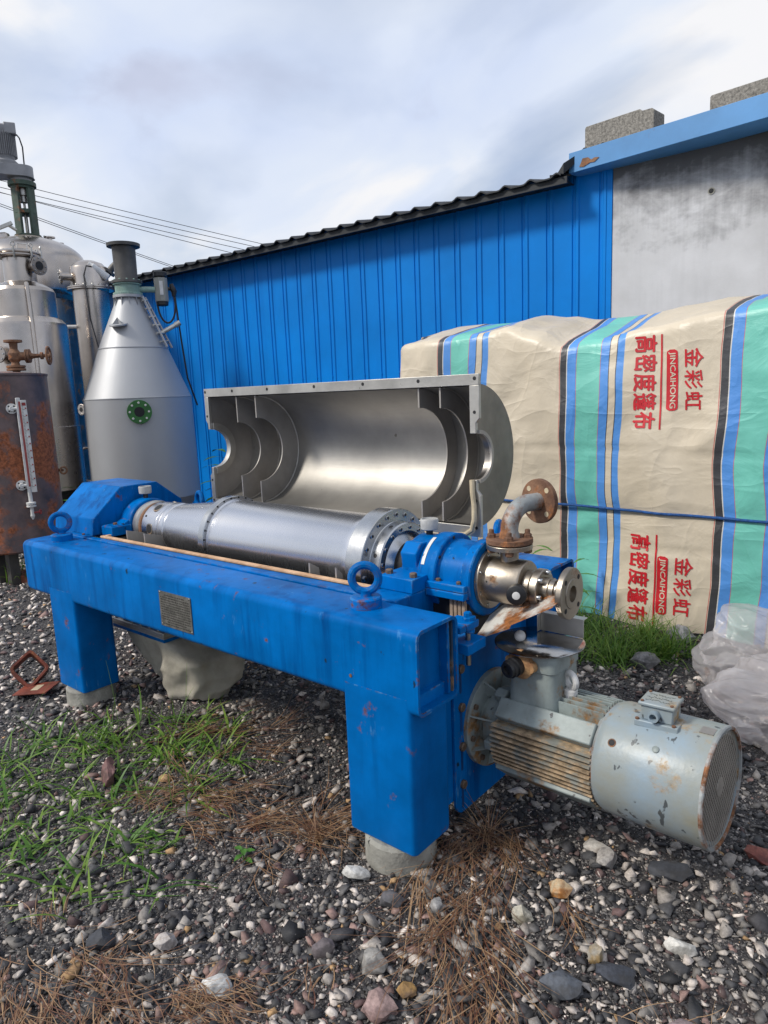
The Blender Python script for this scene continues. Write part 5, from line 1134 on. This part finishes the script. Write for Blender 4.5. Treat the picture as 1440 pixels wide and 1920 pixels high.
b = MB(); b.tube([lo_+UP*.98, lo_-ri*.12+UP*.98, lo_-ri*.155+UP*.95, lo_-ri*.165+UP*.72, lo_-ri*.155+UP*.60, lo_-ri*.12+UP*.575, lo_+ri*.05+UP*.575], .016, 8); lp = b.done('loop_pipe', STEELT, fc_)
for z in (.70, .77, .84): MB().lathe([(-.02, .026), (.02, .026)], lo_-ri*.166+UP*z, UP, 12).done('fitting', FLNG, lp)
for i, (z, r) in enumerate(((.55, .16), (.42, .2))):
    b = MB(); b.tube([C0-ri*.5+to*.1+UP*z, C0+ri*.1+to*.2+UP*z], .03, 10); b.done('low_pipe', DKPIPE, fc_)
# second slim vessel behind, seen between reactor and column
c = (-7.75, 2.25); vs_ = thing('small_vessel', 'narrow brownish steel vessel half hidden behind the stepped reactor', 'vessel', (c[0], c[1], 0))
vb(c, [(.5, .05), (.6, .16), (1.15, .17), (1.2, .16), (1.3, .10), (1.35, .02)], 40).done('shell', BRONZ, vs_)
for i in range(3):
    a = i*2.1; p = Vector((c[0]+.12*math.cos(a), c[1]+.12*math.sin(a), 0)); MB().tube([p-UP*.05, p+UP*.65], .018, 8).done('leg', BRONZ, vs_)
# plank under the drum
b = MB(); b.box(-.62, .62, -.09, .09, .0, .07, None)
o = b.done('plank', WOOD, None, bevel=.006); o.location = (-5.38, .93, -.01); o.rotation_euler = (0, 0, R(14)); tag(o, 'reddish brown timber plank lying in front of the rusty drum', 'plank')
# square frame and plate at the left
FX0, FX1, FX2, FX3 = Vector((-2.53, .06, .05)), Vector((-2.66, .30, .215)), Vector((-2.93, .16, .205)), Vector((-2.80, -.07, .03))
pts = [Vector((-2.538, -.064, .012)), Vector((-2.551, .060, .096)), Vector((-2.646, .008, .196)), Vector((-2.640, -.118, .124))]
nn = (pts[1]-pts[0]).cross(pts[3]-pts[0]).normalized(); cen = sum(pts, Vector())/4
b = MB(); outl = []
def rounded(sc_):
    q = [cen+(p-cen)*sc_ for p in pts]; o = []
    for i in range(4):
        a, c, d = q[i-1], q[i], q[(i+1) % 4]
        for t in (0, .5, 1): o.append((c+(a-c)*.14)*(1-t)**2 + c*2*t*(1-t) + (c+(d-c)*.14)*t*t)
    return o
oa, ob = rounded(1.0), rounded(.82)
b.grid([oa, [p+nn*-.075 for p in oa], [p+nn*-.075 for p in ob], ob, oa]); tag(b.done('square_ring', REDOX, None, bevel=.003), 'rusty orange square pipe collar propped on one corner in the gravel', 'metal frame')
b = MB(); o_ = Vector((-2.49, -.048, .022)); u1 = Vector((.068, -.085, .002)); u2 = Vector((.100, .066, .010))
b.prism([o_-u1*.7-u2*.8, o_+u1*.7-u2*.8, o_+u1*.7+u2*.75, o_-u1*.7+u2*.8], (0, 0, .006)); pt = tag(b.done('red_plate', REDOX, None, bevel=.001), 'dark red steel plate with pale label lying flat below the square collar', 'plate')
b = MB(); b.prism([o_-u1*.35-u2*.15+UP*.0065, o_+u1*.3-u2*.15+UP*.0065, o_+u1*.3+u2*.2+UP*.0065, o_-u1*.35+u2*.2+UP*.0065], (0, 0, .0006)); b.done('pale_label', CREAM, pt)
# ---------------------------------------------------------------- plastic bags
def bagmat():
    m = bpy.data.materials.new('cloudy_plastic'); m.use_nodes = True; t = m.node_tree; b = t.nodes['Principled BSDF']; tc = N(t, 'ShaderNodeTexCoord').outputs['Object']
    c = mixc(t, ramp(t, [(.4, 0.0), (.65, 1.0)], noise_(t, tc, 4, 5)), (.62, .58, .58), (.80, .77, .78))
    c = mixc(t, ramp(t, [(.64, 0.0), (.74, .6)], noise_(t, mapv(t, tc, (1, 1, 1), (2, 5, 1)), 6, 5)), c, (.38, .17, .08))
    t.links.new(c, b.inputs['Base Color']); b.inputs['Roughness'].default_value = .24; b.inputs['Specular IOR Level'].default_value = .55
    bn = N(t, 'ShaderNodeBump'); bn.inputs['Strength'].default_value = .55; bn.inputs['Distance'].default_value = .012
    rn = noise_(t, tc, 7, 4, .5, 1.6); t.links.new(math_(t, 'ABSOLUTE', math_(t, 'SUBTRACT', rn, .5)), bn.inputs['Height']); t.links.new(bn.outputs[0], b.inputs['Normal'])
    tr = N(t, 'ShaderNodeBsdfTranslucent'); t.links.new(c, tr.inputs[0]); tp_ = N(t, 'ShaderNodeBsdfTransparent'); m1 = N(t, 'ShaderNodeMixShader'); m1.inputs[0].default_value = .42; m2 = N(t, 'ShaderNodeMixShader')
    t.links.new(b.outputs[0], m1.inputs[1]); t.links.new(tr.outputs[0], m1.inputs[2]); m2.inputs[0].default_value = .54
    t.links.new(m1.outputs[0], m2.inputs[1]); t.links.new(tp_.outputs[0], m2.inputs[2]); t.links.new(m2.outputs[0], t.nodes['Material Output'].inputs[0]); return m
BAG = bagmat()
def bag(c, s, seed, label, neck):
    bm = bmesh.new(); bmesh.ops.create_icosphere(bm, subdivisions=7, radius=1); c = Vector(c); nk = Vector(neck).normalized()
    _, e1, e2_ = frame_of(nk); S3 = Vector((seed*3.1, seed, 0))
    def rid(q): return (.30-abs(noise.noise(q)))
    for v in bm.verts:
        p = v.co.copy(); t = p.dot(nk); ang = math.atan2(p.dot(e2_), p.dot(e1))
        w = Vector((noise.noise(p*1.1+S3), noise.noise(p*1.1+S3+Vector((9, 0, 0))), noise.noise(p*1.1+S3+Vector((0, 9, 0)))))
        d = .30*noise.noise(p*1.05+S3)
        def cr(q):
            f = noise.voronoi(q)[0]; return min(f[1]-f[0], .42)
        d -= .34*(cr(p*1.15+S3+w*.55)-.2) + .15*(cr(p*2.3+S3+w*.9)-.2) + .03*(cr(p*5.0+S3+w*1.2)-.2)
        pl_ = max(0, t+.1)                                   # pleats gathering towards the tied neck
        d += .10*pl_*rid(Vector((ang*2.1+w.x*.8, t*1.2, seed))) + .05*pl_*math.sin(ang*11+w.y*5)
        if t > .30: d -= (t-.30)*.75
        if t > .93: d += (t-.93)*7.5
        p = p*(1+d); p = Vector((p.x*s[0], p.y*s[1], p.z*s[2]))
        zf = -s[2]*.60 + .02*noise.noise(p*6+S3)
        if p.z < zf: p = Vector((p.x*(1+.25*(zf-p.z)/s[2]), p.y*(1+.25*(zf-p.z)/s[2]), zf + .15*(p.z-zf)))
        v.co = c + p
    me = bpy.data.meshes.new('plastic_bag'); bm.to_mesh(me); bm.free(); me.materials.append(BAG); me.shade_smooth()
    o = bpy.data.objects.new('plastic_bag', me); COL.objects.link(o); b = MB(); e = c + Vector((nk.x*s[0], nk.y*s[1], nk.z*s[2]))*.50
    b.torus(e, nk, .030, .007, 14, 6); b.done('tie', CREAM, o)
    return tag(o, label, 'bag')
bag((.60, 2.06, .155), (.36, .27, .25), 1.3, 'crumpled clear plastic bag leaning on the tarpaulin', (.75, -.6, .45))
bag((.76, 1.62, .12), (.34, .27, .20), 2.7, 'cloudy plastic bag with rusty contents beside the fan cover', (.25, -.75, .6))
# ---------------------------------------------------------------- overhead cables
ends = [((-27.373, 10.867, 9.92), (-24.114, 18.591, 8.497)), ((-27.353, 10.826, 9.664), (-24.098, 18.558, 8.292)), ((-27.337, 10.794, 9.466), (-24.08, 18.522, 8.064)), ((-26.372, 11.523, 9.101), (-24.06, 18.482, 7.814)), ((-27.304, 10.728, 9.052), (-25.293, 17.274, 7.064)), ((-27.298, 10.715, 8.973), (-25.288, 17.264, 6.995))]
nm = ['topmost thin cable crossing the sky behind the tanks', 'second cable from the top in the sky', 'third cable from the top in the sky', 'lowest cable of the upper bundle of four in the sky', 'upper cable of the lower sagging pair in the sky', 'bottom cable of the lower sagging pair in the sky']
for (a, c), l in zip(ends, nm):
    a, c = Vector(a), Vector(c); d = c-a; p = [a + d*t - UP*(.9*(1-(2*((t+1.2)/3.6)-1)**2)-.9*(1-(2*((0+1.2)/3.6)-1)**2))*.25 for t in np.linspace(-.6, 2.2, 24)]
    b = MB(); b.tube(p, .013, 5); tag(b.done('overhead_cable', WIRE, None), l, 'cable', 'overhead cables')
# parts of the setting that only carry their kind
for o in list(COL.objects):
    if o.parent is None and o.type == 'MESH' and 'kind' not in o and 'category' not in o: print('UNTAGGED', o.name)
